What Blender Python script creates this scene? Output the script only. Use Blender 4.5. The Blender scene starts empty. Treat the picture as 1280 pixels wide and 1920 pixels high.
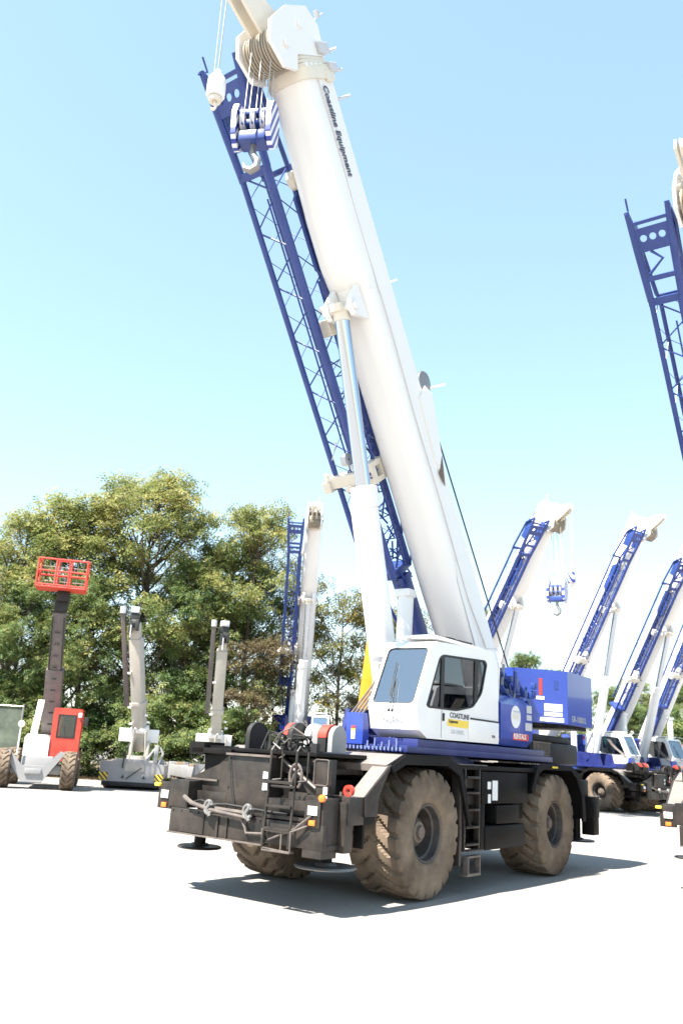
import bpy, bmesh, math, random
import numpy as np
from mathutils import Vector, Matrix
from mathutils.geometry import tessellate_polygon
R = math.radians
scene = bpy.context.scene
col = scene.collection

# ------------------------------------------------------------------ camera
PITCH, ROLL, EYE = 0.27475, 0.06143, 2.0
cam = bpy.data.cameras.new('camera'); camo = bpy.data.objects.new('camera', cam); col.objects.link(camo)
cf = Vector((0, math.cos(PITCH), math.sin(PITCH))); rr = Vector((1, 0, 0)); uu = rr.cross(cf)
r2 = rr * math.cos(ROLL) + uu * math.sin(ROLL); u2 = uu * math.cos(ROLL) - rr * math.sin(ROLL)
m = Matrix((r2, u2, -cf)).transposed().to_4x4(); m.translation = (0, 0, EYE); camo.matrix_world = m
cam.sensor_fit = 'VERTICAL'; cam.sensor_height = 36; cam.sensor_width = 24; cam.lens = 36 * 1599.2 / 1920
cam.clip_end = 5000; cam.clip_start = 0.1
cam.dof.use_dof = True; cam.dof.focus_distance = 15.0; cam.dof.aperture_fstop = 1.25
scene.camera = camo

# ------------------------------------------------------------------ sky and sun
SUN = Vector((-0.484, -0.449, 1.1)).normalized()
el = math.asin(SUN.z); az = math.atan2(SUN.x, SUN.y)
world = bpy.data.worlds.new("World"); scene.world = world; world.use_nodes = True
nt = world.node_tree; bg = nt.nodes['Background']
sky = nt.nodes.new('ShaderNodeTexSky'); sky.sky_type = 'NISHITA'; sky.sun_disc = False
sky.sun_elevation = el; sky.sun_rotation = az; sky.air_density = 1.0; sky.dust_density = 0.25; sky.ozone_density = 1.0
hs = nt.nodes.new('ShaderNodeHueSaturation'); hs.inputs['Saturation'].default_value = 1.08; hs.inputs['Hue'].default_value = 0.485
nt.links.new(sky.outputs[0], hs.inputs['Color']); gm = nt.nodes.new('ShaderNodeGamma'); gm.inputs[1].default_value = 0.62
nt.links.new(hs.outputs[0], gm.inputs[0]); nt.links.new(gm.outputs[0], bg.inputs[0]); bg.inputs[1].default_value = 0.153
sl = bpy.data.lights.new('sun', 'SUN'); sl.energy = 4.6; sl.angle = R(0.53); sl.color = (1, 0.95, 0.87)
so = bpy.data.objects.new('sun', sl); col.objects.link(so); so.rotation_euler = (-SUN).to_track_quat('-Z', 'Y').to_euler()
so.location = (0, 0, 40)
scene.view_settings.view_transform = 'Standard'; scene.view_settings.look = 'None'
scene.view_settings.exposure = 1.95; scene.view_settings.gamma = 1
scene.cycles.max_bounces = 8; scene.cycles.transparent_max_bounces = 12

# ------------------------------------------------------------------ materials
def srgb(h): return tuple(h) + (1,)
def mat(name, base, rough=0.5, metal=0.0, var=0.0, dust=0.0, dustcol=(0.28, 0.22, 0.16), scale=3.0, bump=0.0, coat=0.0, spec=0.5):
    mt = bpy.data.materials.new(name); mt.use_nodes = True; n = mt.node_tree; b = n.nodes['Principled BSDF']
    b.inputs['Roughness'].default_value = rough; b.inputs['Metallic'].default_value = metal
    b.inputs['Specular IOR Level'].default_value = spec
    if coat: b.inputs['Coat Weight'].default_value = coat; b.inputs['Coat Roughness'].default_value = 0.08
    b.inputs['Base Color'].default_value = srgb(base)
    tc = n.nodes.new('ShaderNodeTexCoord')
    if var or dust:
        nz = n.nodes.new('ShaderNodeTexNoise'); nz.inputs['Scale'].default_value = scale; nz.inputs['Detail'].default_value = 8
        nz.inputs['Roughness'].default_value = 0.65
        n.links.new(tc.outputs['Object'], nz.inputs['Vector'])
        cr = n.nodes.new('ShaderNodeValToRGB')
        cr.color_ramp.elements[0].position = 0.35; cr.color_ramp.elements[1].position = 0.7
        lo = tuple(c * (1 - var) for c in base)
        hi = tuple(c * (1 - dust) + d * dust for c, d in zip(base, dustcol))
        cr.color_ramp.elements[0].color = srgb(lo); cr.color_ramp.elements[1].color = srgb(hi)
        n.links.new(nz.outputs['Fac'], cr.inputs[0]); n.links.new(cr.outputs[0], b.inputs['Base Color'])
    if bump:
        nb = n.nodes.new('ShaderNodeTexNoise'); nb.inputs['Scale'].default_value = scale * 8; nb.inputs['Detail'].default_value = 5
        n.links.new(tc.outputs['Object'], nb.inputs['Vector'])
        bp = n.nodes.new('ShaderNodeBump'); bp.inputs['Strength'].default_value = bump; bp.inputs['Distance'].default_value = 0.02
        n.links.new(nb.outputs['Fac'], bp.inputs['Height']); n.links.new(bp.outputs[0], b.inputs['Normal'])
    return mt
M = {}
M['white'] = mat('white_paint', (0.80, 0.785, 0.765), 0.35, var=0.06, dust=0.05, scale=1.3, coat=0.3)
M['cream'] = mat('cream_paint', (0.74, 0.68, 0.58), 0.4, var=0.12, dust=0.1, scale=2.0)
M['blue'] = mat('blue_paint', (0.022, 0.055, 0.34), 0.3, var=0.15, dust=0.03, scale=2.0, coat=0.4)
M['bluepale'] = mat('pale_blue_fittings', (0.16, 0.20, 0.42), 0.4, var=0.2)
M['sheave'] = mat('sheave_paint', (0.42, 0.36, 0.28), 0.5, var=0.3, dust=0.2)
M['bluedark'] = mat('grimy_blue_paint', (0.012, 0.024, 0.15), 0.4, var=0.3, dust=0.06, scale=3)
M['lattice'] = mat('blue_lattice_paint', (0.018, 0.052, 0.25), 0.4, var=0.25, dust=0.05, scale=2.0, coat=0.1)
M['black'] = mat('charcoal_paint', (0.007, 0.0068, 0.0075), 0.5, var=0.3, dust=0.02, scale=2.2, spec=0.12)
M['frame'] = mat('dusty_frame_paint', (0.026, 0.0225, 0.0215), 0.36, var=0.45, dust=0.10, scale=2.5, bump=0.08, spec=0.32)
M['dusty'] = mat('dusty_glint_deck', (0.20, 0.18, 0.165), 0.4, var=0.25, dust=0.3, scale=5)  # dusty black paint, lightened so the colour also carries the sun glint
M['edge'] = mat('worn_edge_paint', (0.12, 0.10, 0.092), 0.45, var=0.3, dust=0.2, scale=6)
M['dark'] = mat('dark_rubber_parts', (0.009, 0.009, 0.010), 0.6, var=0.3, dust=0.05)
M['tyre'] = mat('dusty_tyre_rubber', (0.15, 0.112, 0.082), 0.85, var=0.4, dust=0.5, dustcol=(0.32, 0.245, 0.175), scale=1.6, bump=0.35, spec=0.2)
M['rim'] = mat('rim_paint', (0.035, 0.032, 0.035), 0.5, var=0.3, dust=0.25, scale=3)
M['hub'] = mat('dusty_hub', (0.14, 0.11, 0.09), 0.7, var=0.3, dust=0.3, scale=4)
M['chrome'] = mat('chrome_rod', (0.50, 0.55, 0.62), 0.10, metal=1.0)
M['steel'] = mat('grey_steel', (0.32, 0.31, 0.30), 0.4, metal=0.7, var=0.2, dust=0.1)
M['rope'] = mat('wire_rope', (0.02, 0.022, 0.02), 0.6)
M['palerope'] = mat('pale_wire_rope', (0.42, 0.40, 0.38), 0.5, metal=0.3)
M['red'] = mat('red_paint', (0.62, 0.05, 0.03), 0.4, var=0.15)
M['orangered'] = mat('orange_red_paint', (0.60, 0.045, 0.025), 0.45, var=0.15, dust=0.1)
M['orange'] = mat('orange_lens', (0.75, 0.18, 0.03), 0.2)
M['yellow'] = mat('yellow_paint', (0.62, 0.29, 0.012), 0.4, var=0.1, dust=0.05)
M['yellow2'] = mat('bright_yellow', (0.85, 0.6, 0.06), 0.4, var=0.08)
M['lens'] = mat('clear_lens', (0.75, 0.75, 0.75), 0.15)
M['grey'] = mat('grey_machine_paint', (0.30, 0.30, 0.305), 0.5, var=0.2, dust=0.15, scale=2)
M['beige'] = mat('beige_boom_paint', (0.46, 0.43, 0.38), 0.5, var=0.15, dust=0.1, scale=2)
M['brown'] = mat('brown_grey_boom', (0.13, 0.112, 0.11), 0.5, var=0.25, dust=0.12, scale=3)
M['silver'] = mat('silver_decal', (0.5, 0.5, 0.52), 0.4)
M['print'] = mat('black_print', (0.03, 0.03, 0.045), 0.5)
M['navyprint'] = mat('navy_print', (0.05, 0.05, 0.09), 0.5)
M['paleprint'] = mat('pale_print', (0.52, 0.52, 0.53), 0.5)
M['seat'] = mat('seat_fabric', (0.03, 0.03, 0.033), 0.8, var=0.2)
M['green'] = mat('green_screen_mesh', (0.085, 0.115, 0.085), 0.9, var=0.5, dust=0.3, dustcol=(0.2, 0.2, 0.15), scale=1.5)
M['seam'] = mat('hose_line', (0.55, 0.50, 0.47), 0.6)
M['bark'] = mat('bark', (0.11, 0.085, 0.06), 0.9, var=0.4, scale=6, bump=0.5)

def stripes(name, c1, c2, scale, angle):
    mt = bpy.data.materials.new(name); mt.use_nodes = True; n = mt.node_tree; b = n.nodes['Principled BSDF']
    tc = n.nodes.new('ShaderNodeTexCoord'); mp = n.nodes.new('ShaderNodeMapping'); mp.inputs['Rotation'].default_value = angle
    w = n.nodes.new('ShaderNodeTexWave'); w.inputs['Scale'].default_value = scale; w.inputs['Distortion'].default_value = 0
    cr = n.nodes.new('ShaderNodeValToRGB'); cr.color_ramp.interpolation = 'CONSTANT'
    cr.color_ramp.elements[0].color = srgb(c1); cr.color_ramp.elements[1].color = srgb(c2); cr.color_ramp.elements[1].position = 0.5
    n.links.new(tc.outputs['Object'], mp.inputs[0]); n.links.new(mp.outputs[0], w.inputs[0])
    n.links.new(w.outputs['Fac'], cr.inputs[0]); n.links.new(cr.outputs[0], b.inputs['Base Color']); b.inputs['Roughness'].default_value = 0.4
    return mt
M['bluestripe'] = stripes('blue_white_stripes', (0.7, 0.7, 0.72), (0.03, 0.05, 0.3), 1.9, (0, R(25), 0))
M['chevron'] = stripes('yellow_black_chevrons', (0.75, 0.5, 0.03), (0.03, 0.03, 0.03), 2.3, (0, R(45), 0))

def glass(name, tint, alpha, rough=0.02):
    mt = bpy.data.materials.new(name); mt.use_nodes = True; n = mt.node_tree
    for nd in list(n.nodes): n.nodes.remove(nd)
    o = n.nodes.new('ShaderNodeOutputMaterial'); mx = n.nodes.new('ShaderNodeMixShader'); tr = n.nodes.new('ShaderNodeBsdfTransparent')
    gl = n.nodes.new('ShaderNodeBsdfGlossy'); gl.inputs['Roughness'].default_value = rough; gl.inputs['Color'].default_value = (0.9, 0.95, 1, 1)
    tr.inputs['Color'].default_value = srgb(tint)
    fr = n.nodes.new('ShaderNodeFresnel'); fr.inputs['IOR'].default_value = 1.5
    ma = n.nodes.new('ShaderNodeMath'); ma.operation = 'ADD'; ma.inputs[1].default_value = alpha
    n.links.new(fr.outputs[0], ma.inputs[0]); n.links.new(ma.outputs[0], mx.inputs[0])
    n.links.new(tr.outputs[0], mx.inputs[1]); n.links.new(gl.outputs[0], mx.inputs[2]); n.links.new(mx.outputs[0], o.inputs[0])
    return mt
M['glass'] = glass('side_glass', (0.42, 0.52, 0.52), 0.03)
M['wind'] = glass('windscreen_glass', (0.92, 0.98, 1.0), 0.36)

# ------------------------------------------------------------------ mesh builder
class MB:
    def __init__(s): s.v = []; s.f = []
    def add(s, vs, fs):
        k = len(s.v); s.v += [tuple(v) for v in vs]; s.f += [tuple(i + k for i in f) for f in fs]; return s
    def box(s, x0, x1, y0, y1, z0, z1, bev=0.0, rot=None, piv=None):
        if bev:
            bm = bmesh.new(); bmesh.ops.create_cube(bm, size=1)
            for v in bm.verts: v.co = Vector((x0 + (v.co.x + .5) * (x1 - x0), y0 + (v.co.y + .5) * (y1 - y0), z0 + (v.co.z + .5) * (z1 - z0)))
            bmesh.ops.bevel(bm, geom=bm.edges[:], offset=bev, segments=2, affect='EDGES', profile=0.6)
            vs = [v.co.copy() for v in bm.verts]; bm.verts.index_update(); fs = [[v.index for v in f.verts] for f in bm.faces]; bm.free()
        else:
            vs = [Vector((x, y, z)) for x in (x0, x1) for y in (y0, y1) for z in (z0, z1)]
            fs = [(0, 1, 3, 2), (4, 6, 7, 5), (0, 4, 5, 1), (2, 3, 7, 6), (0, 2, 6, 4), (1, 5, 7, 3)]
        if rot is not None:
            c = Vector(piv) if piv is not None else Vector(((x0 + x1) / 2, (y0 + y1) / 2, (z0 + z1) / 2))
            vs = [rot @ (v - c) + c for v in vs]
        return s.add(vs, fs)
    def prism(s, poly, axis, a, b, holes=()):
        """poly of 2D points; axis 'y': (x,z) extruded y a..b; 'x': (y,z); 'z': (x,y)"""
        def P(p, t): return {'y': (p[0], t, p[1]), 'x': (t, p[0], p[1]), 'z': (p[0], p[1], t)}[axis]
        loops = [list(poly)] + [list(h) for h in holes]; allp = [p for l in loops for p in l]; n = len(allp)
        tris = tessellate_polygon([[Vector((p[0], p[1], 0)) for p in l] for l in loops])
        vs = [P(p, a) for p in allp] + [P(p, b) for p in allp]
        fs = [tuple(t) for t in tris] + [tuple(i + n for i in reversed(t)) for t in tris]
        o = 0
        for l in loops:
            L = len(l)
            for i in range(L):
                j = (i + 1) % L; fs.append((o + i, o + j, o + j + n, o + i + n))
            o += L
        return s.add(vs, fs)
    def tube(s, pts, r, n=10, caps=True):
        pts = [Vector(p) for p in pts]; rs = r if isinstance(r, (list, tuple)) else [r] * len(pts)
        vs = []; fs = []; up = None
        for i, p in enumerate(pts):
            if i == 0: d = pts[1] - p
            elif i == len(pts) - 1: d = p - pts[-2]
            else: d = (pts[i + 1] - p).normalized() + (p - pts[i - 1]).normalized()
            d = d.normalized() if d.length > 1e-9 else Vector((0, 0, 1))
            if up is None: up = Vector((0, 0, 1)) if abs(d.z) < .9 else Vector((1, 0, 0))
            a = d.cross(up).normalized(); b = a.cross(d).normalized(); up = b
            for k in range(n):
                t = 2 * math.pi * k / n; vs.append(p + (a * math.cos(t) + b * math.sin(t)) * rs[i])
        for i in range(len(pts) - 1):
            for k in range(n):
                k2 = (k + 1) % n; fs.append((i * n + k, i * n + k2, (i + 1) * n + k2, (i + 1) * n + k))
        if caps: fs.append(tuple(range(n - 1, -1, -1))); fs.append(tuple((len(pts) - 1) * n + k for k in range(n)))
        return s.add(vs, fs)
    def lathe(s, prof, axis='y', c=(0, 0, 0), n=40, close=False):
        """prof: (axial, radius)"""
        vs = []; fs = []; m_ = len(prof)
        for k in range(n):
            t = 2 * math.pi * k / n
            for a, r in prof:
                u, w = r * math.cos(t), r * math.sin(t)
                p = {'y': (u, a, w), 'x': (a, u, w), 'z': (u, w, a)}[axis]
                vs.append((p[0] + c[0], p[1] + c[1], p[2] + c[2]))
        for k in range(n):
            k2 = (k + 1) % n
            for i in range(m_ - 1 + (1 if close else 0)):
                j = (i + 1) % m_; fs.append((k * m_ + i, k * m_ + j, k2 * m_ + j, k2 * m_ + i))
        return s.add(vs, fs)
    def disc(s, c, r, h, axis='y', n=28):
        return s.lathe([(-h / 2, 0.0001), (-h / 2, r), (h / 2, r), (h / 2, 0.0001)], axis, c, n)
    def build(s, name, m_, parent=None, ang=32, loc=None, rot=None):
        me = bpy.data.meshes.new(name); me.from_pydata(s.v, [], s.f); me.materials.append(m_)
        bm = bmesh.new(); bm.from_mesh(me); bmesh.ops.recalc_face_normals(bm, faces=bm.faces[:]); bm.to_mesh(me); bm.free()
        me.shade_smooth(); me.set_sharp_from_angle(angle=R(ang))
        o = bpy.data.objects.new(name, me); col.objects.link(o); o.parent = parent
        if loc is not None: o.location = loc
        if rot is not None: o.rotation_euler = rot
        return o
def empty(name, loc, rz=0):
    o = bpy.data.objects.new(name, None); col.objects.link(o); o.location = loc; o.rotation_euler = (0, 0, rz); o.empty_display_size = 0.3
    return o
def tag(o, label=None, cat=None, group=None, kind=None):
    for k, v in (('label', label), ('category', cat), ('group', group), ('kind', kind)):
        if v: o[k] = v
    return o
def text(body, size, name, m_, parent, origin, ux, uy, bold=0.0, shear=0.0, depth=0.002, align='LEFT', sx=1.0):
    cu = bpy.data.curves.new(name, 'FONT'); cu.body = body; cu.size = size; cu.offset = bold; cu.shear = shear; cu.extrude = depth
    cu.align_x = align; cu.align_y = 'CENTER'; cu.resolution_u = 4
    t = bpy.data.objects.new(name, cu); col.objects.link(t)
    dg = bpy.context.evaluated_depsgraph_get(); me = bpy.data.meshes.new_from_object(t.evaluated_get(dg)); me.name = name
    bpy.data.objects.remove(t)
    ux = Vector(ux).normalized(); uy = Vector(uy).normalized(); uz = ux.cross(uy)
    mm = Matrix((ux * sx, uy, uz)).transposed().to_4x4(); mm.translation = Vector(origin)
    me.transform(mm); me.materials.clear(); me.materials.append(m_)
    o = bpy.data.objects.new(name, me); col.objects.link(o); o.parent = parent
    return o
def children(o): return [c for c in bpy.data.objects if c.parent == o]
def copy_tree(o, parent=None):
    c = o.copy(); col.objects.link(c); c.parent = parent
    for ch in children(o): copy_tree(ch, c)
    return c
def rotm(ax, deg): return Matrix.Rotation(R(deg), 3, ax)

# ------------------------------------------------------------------ ground
def sheet(name, x0, x1, y0, y1, z, m_, nx=1, ny=1, h=0.0):
    mb = MB(); vs = []; fs = []; rnd = random.Random(3)
    for j in range(ny + 1):
        for i in range(nx + 1):
            vs.append((x0 + (x1 - x0) * i / nx, y0 + (y1 - y0) * j / ny, z + (rnd.uniform(-h, h) if h else 0)))
    for j in range(ny):
        for i in range(nx):
            a = j * (nx + 1) + i; fs.append((a, a + 1, a + nx + 2, a + nx + 1))
    mb.add(vs, fs); o = mb.build(name, m_); tag(o, kind='structure'); return o
def ground_mat(name, a, b, fine):
    mt = bpy.data.materials.new(name); mt.use_nodes = True; n = mt.node_tree; bs = n.nodes['Principled BSDF']; bs.inputs['Roughness'].default_value = 0.9
    bs.inputs['Specular IOR Level'].default_value = 0.2
    g = n.nodes.new('ShaderNodeNewGeometry')
    n1 = n.nodes.new('ShaderNodeTexNoise'); n1.inputs['Scale'].default_value = 0.35; n1.inputs['Detail'].default_value = 9; n1.inputs['Roughness'].default_value = 0.7
    n2 = n.nodes.new('ShaderNodeTexNoise'); n2.inputs['Scale'].default_value = fine; n2.inputs['Detail'].default_value = 6
    n.links.new(g.outputs['Position'], n1.inputs[0]); n.links.new(g.outputs['Position'], n2.inputs[0])
    mx = n.nodes.new('ShaderNodeMath'); mx.operation = 'MULTIPLY_ADD'; mx.inputs[1].default_value = 0.45
    n.links.new(n2.outputs['Fac'], mx.inputs[0]); n.links.new(n1.outputs['Fac'], mx.inputs[2])
    cr = n.nodes.new('ShaderNodeValToRGB'); cr.color_ramp.elements[0].position = 0.5; cr.color_ramp.elements[1].position = 0.95
    cr.color_ramp.elements[0].color = srgb(a); cr.color_ramp.elements[1].color = srgb(b)
    n.links.new(mx.outputs[0], cr.inputs[0]); n.links.new(cr.outputs[0], bs.inputs['Base Color'])
    bp = n.nodes.new('ShaderNodeBump'); bp.inputs['Strength'].default_value = 0.4; bp.inputs['Distance'].default_value = 0.02
    n.links.new(n2.outputs['Fac'], bp.inputs['Height']); n.links.new(bp.outputs[0], bs.inputs['Normal'])
    return mt
M['lot'] = ground_mat('pale_gravel_lot', (0.235, 0.218, 0.20), (0.31, 0.29, 0.268), 14)
M['dirt'] = ground_mat('dry_dirt', (0.10, 0.075, 0.05), (0.2, 0.155, 0.10), 3)
sheet('ground', -400, 400, -60, 1500, 0, M['lot'])
sheet('dirt_verge', -120, 3.5, 44.0, 75, 0.006, M['dirt'])

# ------------------------------------------------------------------ rough terrain crane
PIV = Vector((-2.63, 0, 3.02))
def tyre_mesh(Rad=0.93, W=0.90, rim=0.40, N=21, depth=0.06):
    mb = MB(); nu = N * 16; hw = W / 2
    prof = [(-hw * .78, rim), (-hw * .90, rim + .04), (-hw * .97, rim + .12), (-hw * 1.0, rim + .22), (-hw * 1.0, rim + .32), (-hw * .985, Rad - .13), (-hw * .96, Rad - .08), (-hw * .93, Rad - .04)]
    nv = 20; tread = [(-hw * .90 + 2 * hw * .90 * k / nv, Rad) for k in range(nv + 1)]
    full = prof + tread + [(-a, r) for a, r in reversed(prof)]
    m_ = len(full); vs = []; fs = []; rnd = random.Random(7)
    def sm(t): t = max(0, min(1, t)); return t * t * (3 - 2 * t)
    for i in range(nu):
        ph = i / nu * N; th = 2 * math.pi * i / nu
        for k, (a, r) in enumerate(full):
            rad = r; x = a; v = a / hw; av = abs(v)
            fr = (ph + 1.5 * min(av, .62) + .35 * max(0, av - .62)) % 1.0
            d = min(fr, 1 - fr); g = 1 - sm((d - .11) / .05)
            if r == Rad:
                crown = 0.03 * (1 - v * v); rad = Rad - 0.03 + crown - depth * g * (0.25 + .75 * sm((av - .05) / .2))
            elif r > Rad - .15:
                f = (r - (Rad - .15)) / .15; x = a * (1 - .05 * g * f); rad = r - depth * g * f
            vs.append((rad * math.cos(th), x, rad * math.sin(th)))
    for i in range(nu):
        j = (i + 1) % nu
        for k in range(m_ - 1): fs.append((i * m_ + k, i * m_ + k + 1, j * m_ + k + 1, j * m_ + k))
    return mb.add(vs, fs)
def wheel(parent, x, yin, yout, base=None, rad=0.93):
    """rim part with a tyre sub-part; outer face towards yout"""
    s = 1 if yout > yin else -1; c = (yin + yout) / 2
    if base is not None:
        w = base.copy(); col.objects.link(w); w.parent = parent; w.location = (x, c, rad); w.rotation_euler = (0, 0.3, 0 if s > 0 else math.pi)
        t = children(base)[0].copy(); col.objects.link(t); t.parent = w; return w
    mb = MB(); hw = abs(yout - yin) / 2
    mb.lathe([(hw * .80, .43), (hw * .86, .41), (hw * .84, .385), (hw * .62, .37), (hw * .58, .345), (hw * .30, .34), (hw * .12, .33), (hw * .10, .24), (hw * .12, .225),
              (hw * .42, .21), (hw * .46, .18), (hw * .46, .001)], 'y', n=48)
    mb.lathe([(-hw * .8, .43), (-hw * .4, .35), (hw * .1, .34)], 'y', n=32); mb.lathe([(-hw * .4, .35), (-hw * .4, .001)], 'y', n=32)
    w = mb.build('wheel', M['rim'], parent, 28, (x, c, rad), (0, 0.3, 0))
    hb = MB(); hb.lathe([(hw * .47, .17), (hw * .55, .15), (hw * .56, .10), (hw * .66, .09), (hw * .67, .001)], 'y', n=32)
    for k in range(12):
        t = 2 * math.pi * k / 12; hb.disc((.275 * math.cos(t), hw * .14, .275 * math.sin(t)), .018, .05, 'y', 8)
    t = tyre_mesh().build('tyre', M['tyre'], w, 25)
    hb.build('hub', M['hub'], w, 30)
    return w

def make_crane():
    C = empty('rough_terrain_crane', (0, 0, 0))
    F, B, D = M['frame'], M['black'], M['dark']
    # ---- running gear
    mb = MB(); mb.box(-4.35, 4.55, -.62, .62, .80, 1.62, .02); mb.box(-3.2, -1.6, -1.0, 1.0, .72, 1.15, .05); mb.box(1.6, 3.2, -1.0, 1.0, .72, 1.15, .05)
    mb.box(.2, 1.45, .62, 1.35, .75, 1.85, .02); mb.box(-1.2, 0.1, .62, 1.45, 1.05, 1.85, .02)
    mb.box(-1.2, 1.4, -1.5, -.62, .75, 1.85, .02); mb.build('chassis_frame', B, C)
    mb = MB(); mb.tube([(2.42, -1.3, .93), (2.42, 1.3, .93)], .14); mb.lathe([(-.35, .1), (-.25, .28), (.25, .28), (.35, .1)], 'y', (2.42, 0, .93), 20); mb.build('axle', B, C)
    mb = MB(); mb.tube([(-2.42, -1.3, .93), (-2.42, 1.3, .93)], .14); mb.lathe([(-.35, .1), (-.25, .28), (.25, .28), (.35, .1)], 'y', (-2.42, 0, .93), 20); mb.build('axle', B, C)
    w0 = wheel(C, 2.42, .72, 1.62)
    for ch in [w0]: pass
    def more(x, s):
        w = w0.copy(); col.objects.link(w); w.parent = C; w.location = (x, s * 1.17, .93); w.rotation_euler = (0, .3 + x, 0 if s > 0 else math.pi)
        for g in children(w0): q = g.copy(); col.objects.link(q); q.parent = w
    more(-2.42, 1); more(2.42, -1); more(-2.42, -1)
    # ---- front bumper and outriggers
    mb = MB(); mb.box(4.86, 4.95, -1.24, .56, .77, 1.11, .008); mb.box(4.86, 4.93, -.02, 1.2, 1.115, 1.16, .008); mb.box(4.86, 4.95, .575, 1.52, .80, 1.10, .008)
    mb.box(4.45, 4.86, -1.24, 1.52, .80, .86, .01)
    mb.box(4.95, 4.975, -.30, -.27, .77, 1.11); mb.box(4.95, 4.965, -1.0, -.55, .80, 1.06); mb.box(4.95, 4.975, -.12, -.10, .77, 1.11)
    for y in [-1.18 + .165 * k for k in range(11)]: mb.lathe([(4.94, .001), (4.94, .014), (4.965, .013), (4.966, .001)], 'x', (0, y, 1.075), 8)
    mb.build('bumper', F, C)
    mb = MB(); mb.box(4.955, 4.985, -1.24, .56, .765, .785); mb.build('bumper_trim', M['edge'], C)
    mb = MB(); mb.box(4.55, 4.95, -1.30, -.92, 1.115, 1.49, .012); mb.box(4.55, 4.78, -.92, 1.2, 1.17, 1.36, .01); mb.box(4.2, 4.55, -1.62, 1.62, 1.10, 1.45, .01); mb.build('outrigger_box', F, C)
    mb = MB(); mb.prism([(1.20, .70), (1.50, .70), (1.50, 1.42), (1.20, 1.45)], 'x', 4.62, 4.945); mb.box(4.42, 4.60, 1.36, 1.60, .76, 1.38, .015); mb.build('outrigger_box', F, C)
    for s in (-1, 1):
        mb = MB(); mb.box(4.80, 4.90, min(s * 1.22, s * 1.58) if s < 0 else 1.235, max(s * 1.31, s * 1.58) if s < 0 else 1.47, 1.07 if s < 0 else 1.10, 1.44, .008)
        if s > 0: mb = MB(); mb.box(4.948, 4.975, 1.235, 1.47, 1.06, 1.40, .008)
        lp = mb.build('lamp_panel', F, C); xx = 4.903 if s < 0 else 4.978
        mb = MB(); yc = -1.43 if s < 0 else 1.36
        for k in (-1, 0, 1): mb.box(xx, xx + .02, yc + k * .052 - .022, yc + k * .052 + .022, 1.215, 1.325, .004)
        mb.build('headlight', M['lens'], lp)
        mb = MB(); mb.box(xx, xx + .02, yc - .05, yc + .05, 1.09, 1.155, .004); mb.build('indicator', M['orange'], lp)
        mb = MB(); ym = -1.585 if s < 0 else 1.47; mb.box(4.86, 4.95, ym - .06, ym + .05, 1.37, 1.42, .02) if s < 0 else mb.lathe([(-.01, .001), (-.01, .05), (.03, .045), (.04, .001)], 'x', (4.98, 1.50, 1.43), 14)
        mb.build('marker_lamp', M['yellow2'] if s < 0 else M['orange'], lp)
        # jack and float
        mb = MB(); mb.tube([(4.37, s * 1.16, 1.2), (4.37, s * 1.16, .60)], .085, 16); mb.build('outrigger_jack', B, C)
        fr_ = .42 if s > 0 else .33; mb = MB(); mb.lathe([(.60, .001), (.60, .12), (.57, .16), (.565, fr_ - .02), (.545, fr_), (.53, fr_ - .02), (.53, .001)], 'z', (4.37, s * 1.16, 0), 32); mb.build('outrigger_float', M['steel'] if s > 0 else F, C)
        mb = MB(); mb.tube([(-4.2, s * 1.3, 1.2), (-4.2, s * 1.3, .60)], .085, 16); mb.build('outrigger_jack', B, C)
        mb = MB(); mb.lathe([(.60, .001), (.60, .12), (.57, .16), (.565, .36), (.545, .38), (.53, .36), (.53, .001)], 'z', (-4.2, s * 1.3, 0), 32); mb.build('outrigger_float', F, C)
    mb = MB(); mb.box(-4.72, -4.25, -1.62, 1.62, 1.0, 1.42, .015)
    for s in (-1, 1): mb.box(-4.62, -4.3, min(s * 1.38, s * 1.64), max(s * 1.38, s * 1.64), .66, 1.30, .015)
    mb.build('outrigger_box', B, C)
    # centre front plate (tilted hood with lip) and its side wings
    mb = MB(); mb.box(4.74, 4.80, -.34, .44, 1.13, 1.88, .008); mb.box(4.2, 4.74, -.34, -.30, 1.13, 1.88); mb.box(4.2, 4.74, .40, .44, 1.13, 1.88)
    mb.prism([(-1.24, 1.16), (-.35, 1.16), (-.35, 1.86), (-.46, 1.86), (-.62, 1.74), (-1.24, 1.50)], 'x', 4.62, 4.68)
    mb.prism([(.45, 1.88), (.50, 1.88), (1.20, 1.46), (1.20, 1.30), (1.0, 1.36), (.80, 1.62), (.45, 1.72)], 'x', 4.50, 4.56)
    mb.box(3.2, 4.5, -1.0, .9, 1.70, 1.80, .01)
    for z in (1.2, 1.45, 1.7, 1.84):
        for y in (-.30, .40): mb.lathe([(4.79, .001), (4.79, .014), (4.815, .013), (4.816, .001)], 'x', (0, y, z), 8)
    fp = mb.build('front_plate', F, C)
    mb = MB(); mb.box(4.30, 4.42, .45, 1.20, 1.13, 1.90); mb.build('opening_shade', D, fp)  # black box added behind the opening to paint its inside as deep shade
    mb = MB(); mb.box(4.70, 4.84, -.36, .46, 1.88, 1.91); mb.build('plate_lip', M['edge'], fp); mb = MB(); mb.tube([(4.6, .5, 1.86), (4.6, 1.18, 1.47)], .022, 6); mb.build('brace_rod', M['edge'], fp); mb = MB(); mb.box(4.69, 4.72, -1.24, -.60, 1.50, 1.525); mb.build('side_lip', M['edge'], fp)
    mb = MB(); mb.box(4.805, 4.812, .34, .42, 1.60, 1.69); mb.box(4.805, 4.812, .34, .42, 1.45, 1.54); mb.build('sticker', M['lens'], fp)
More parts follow.
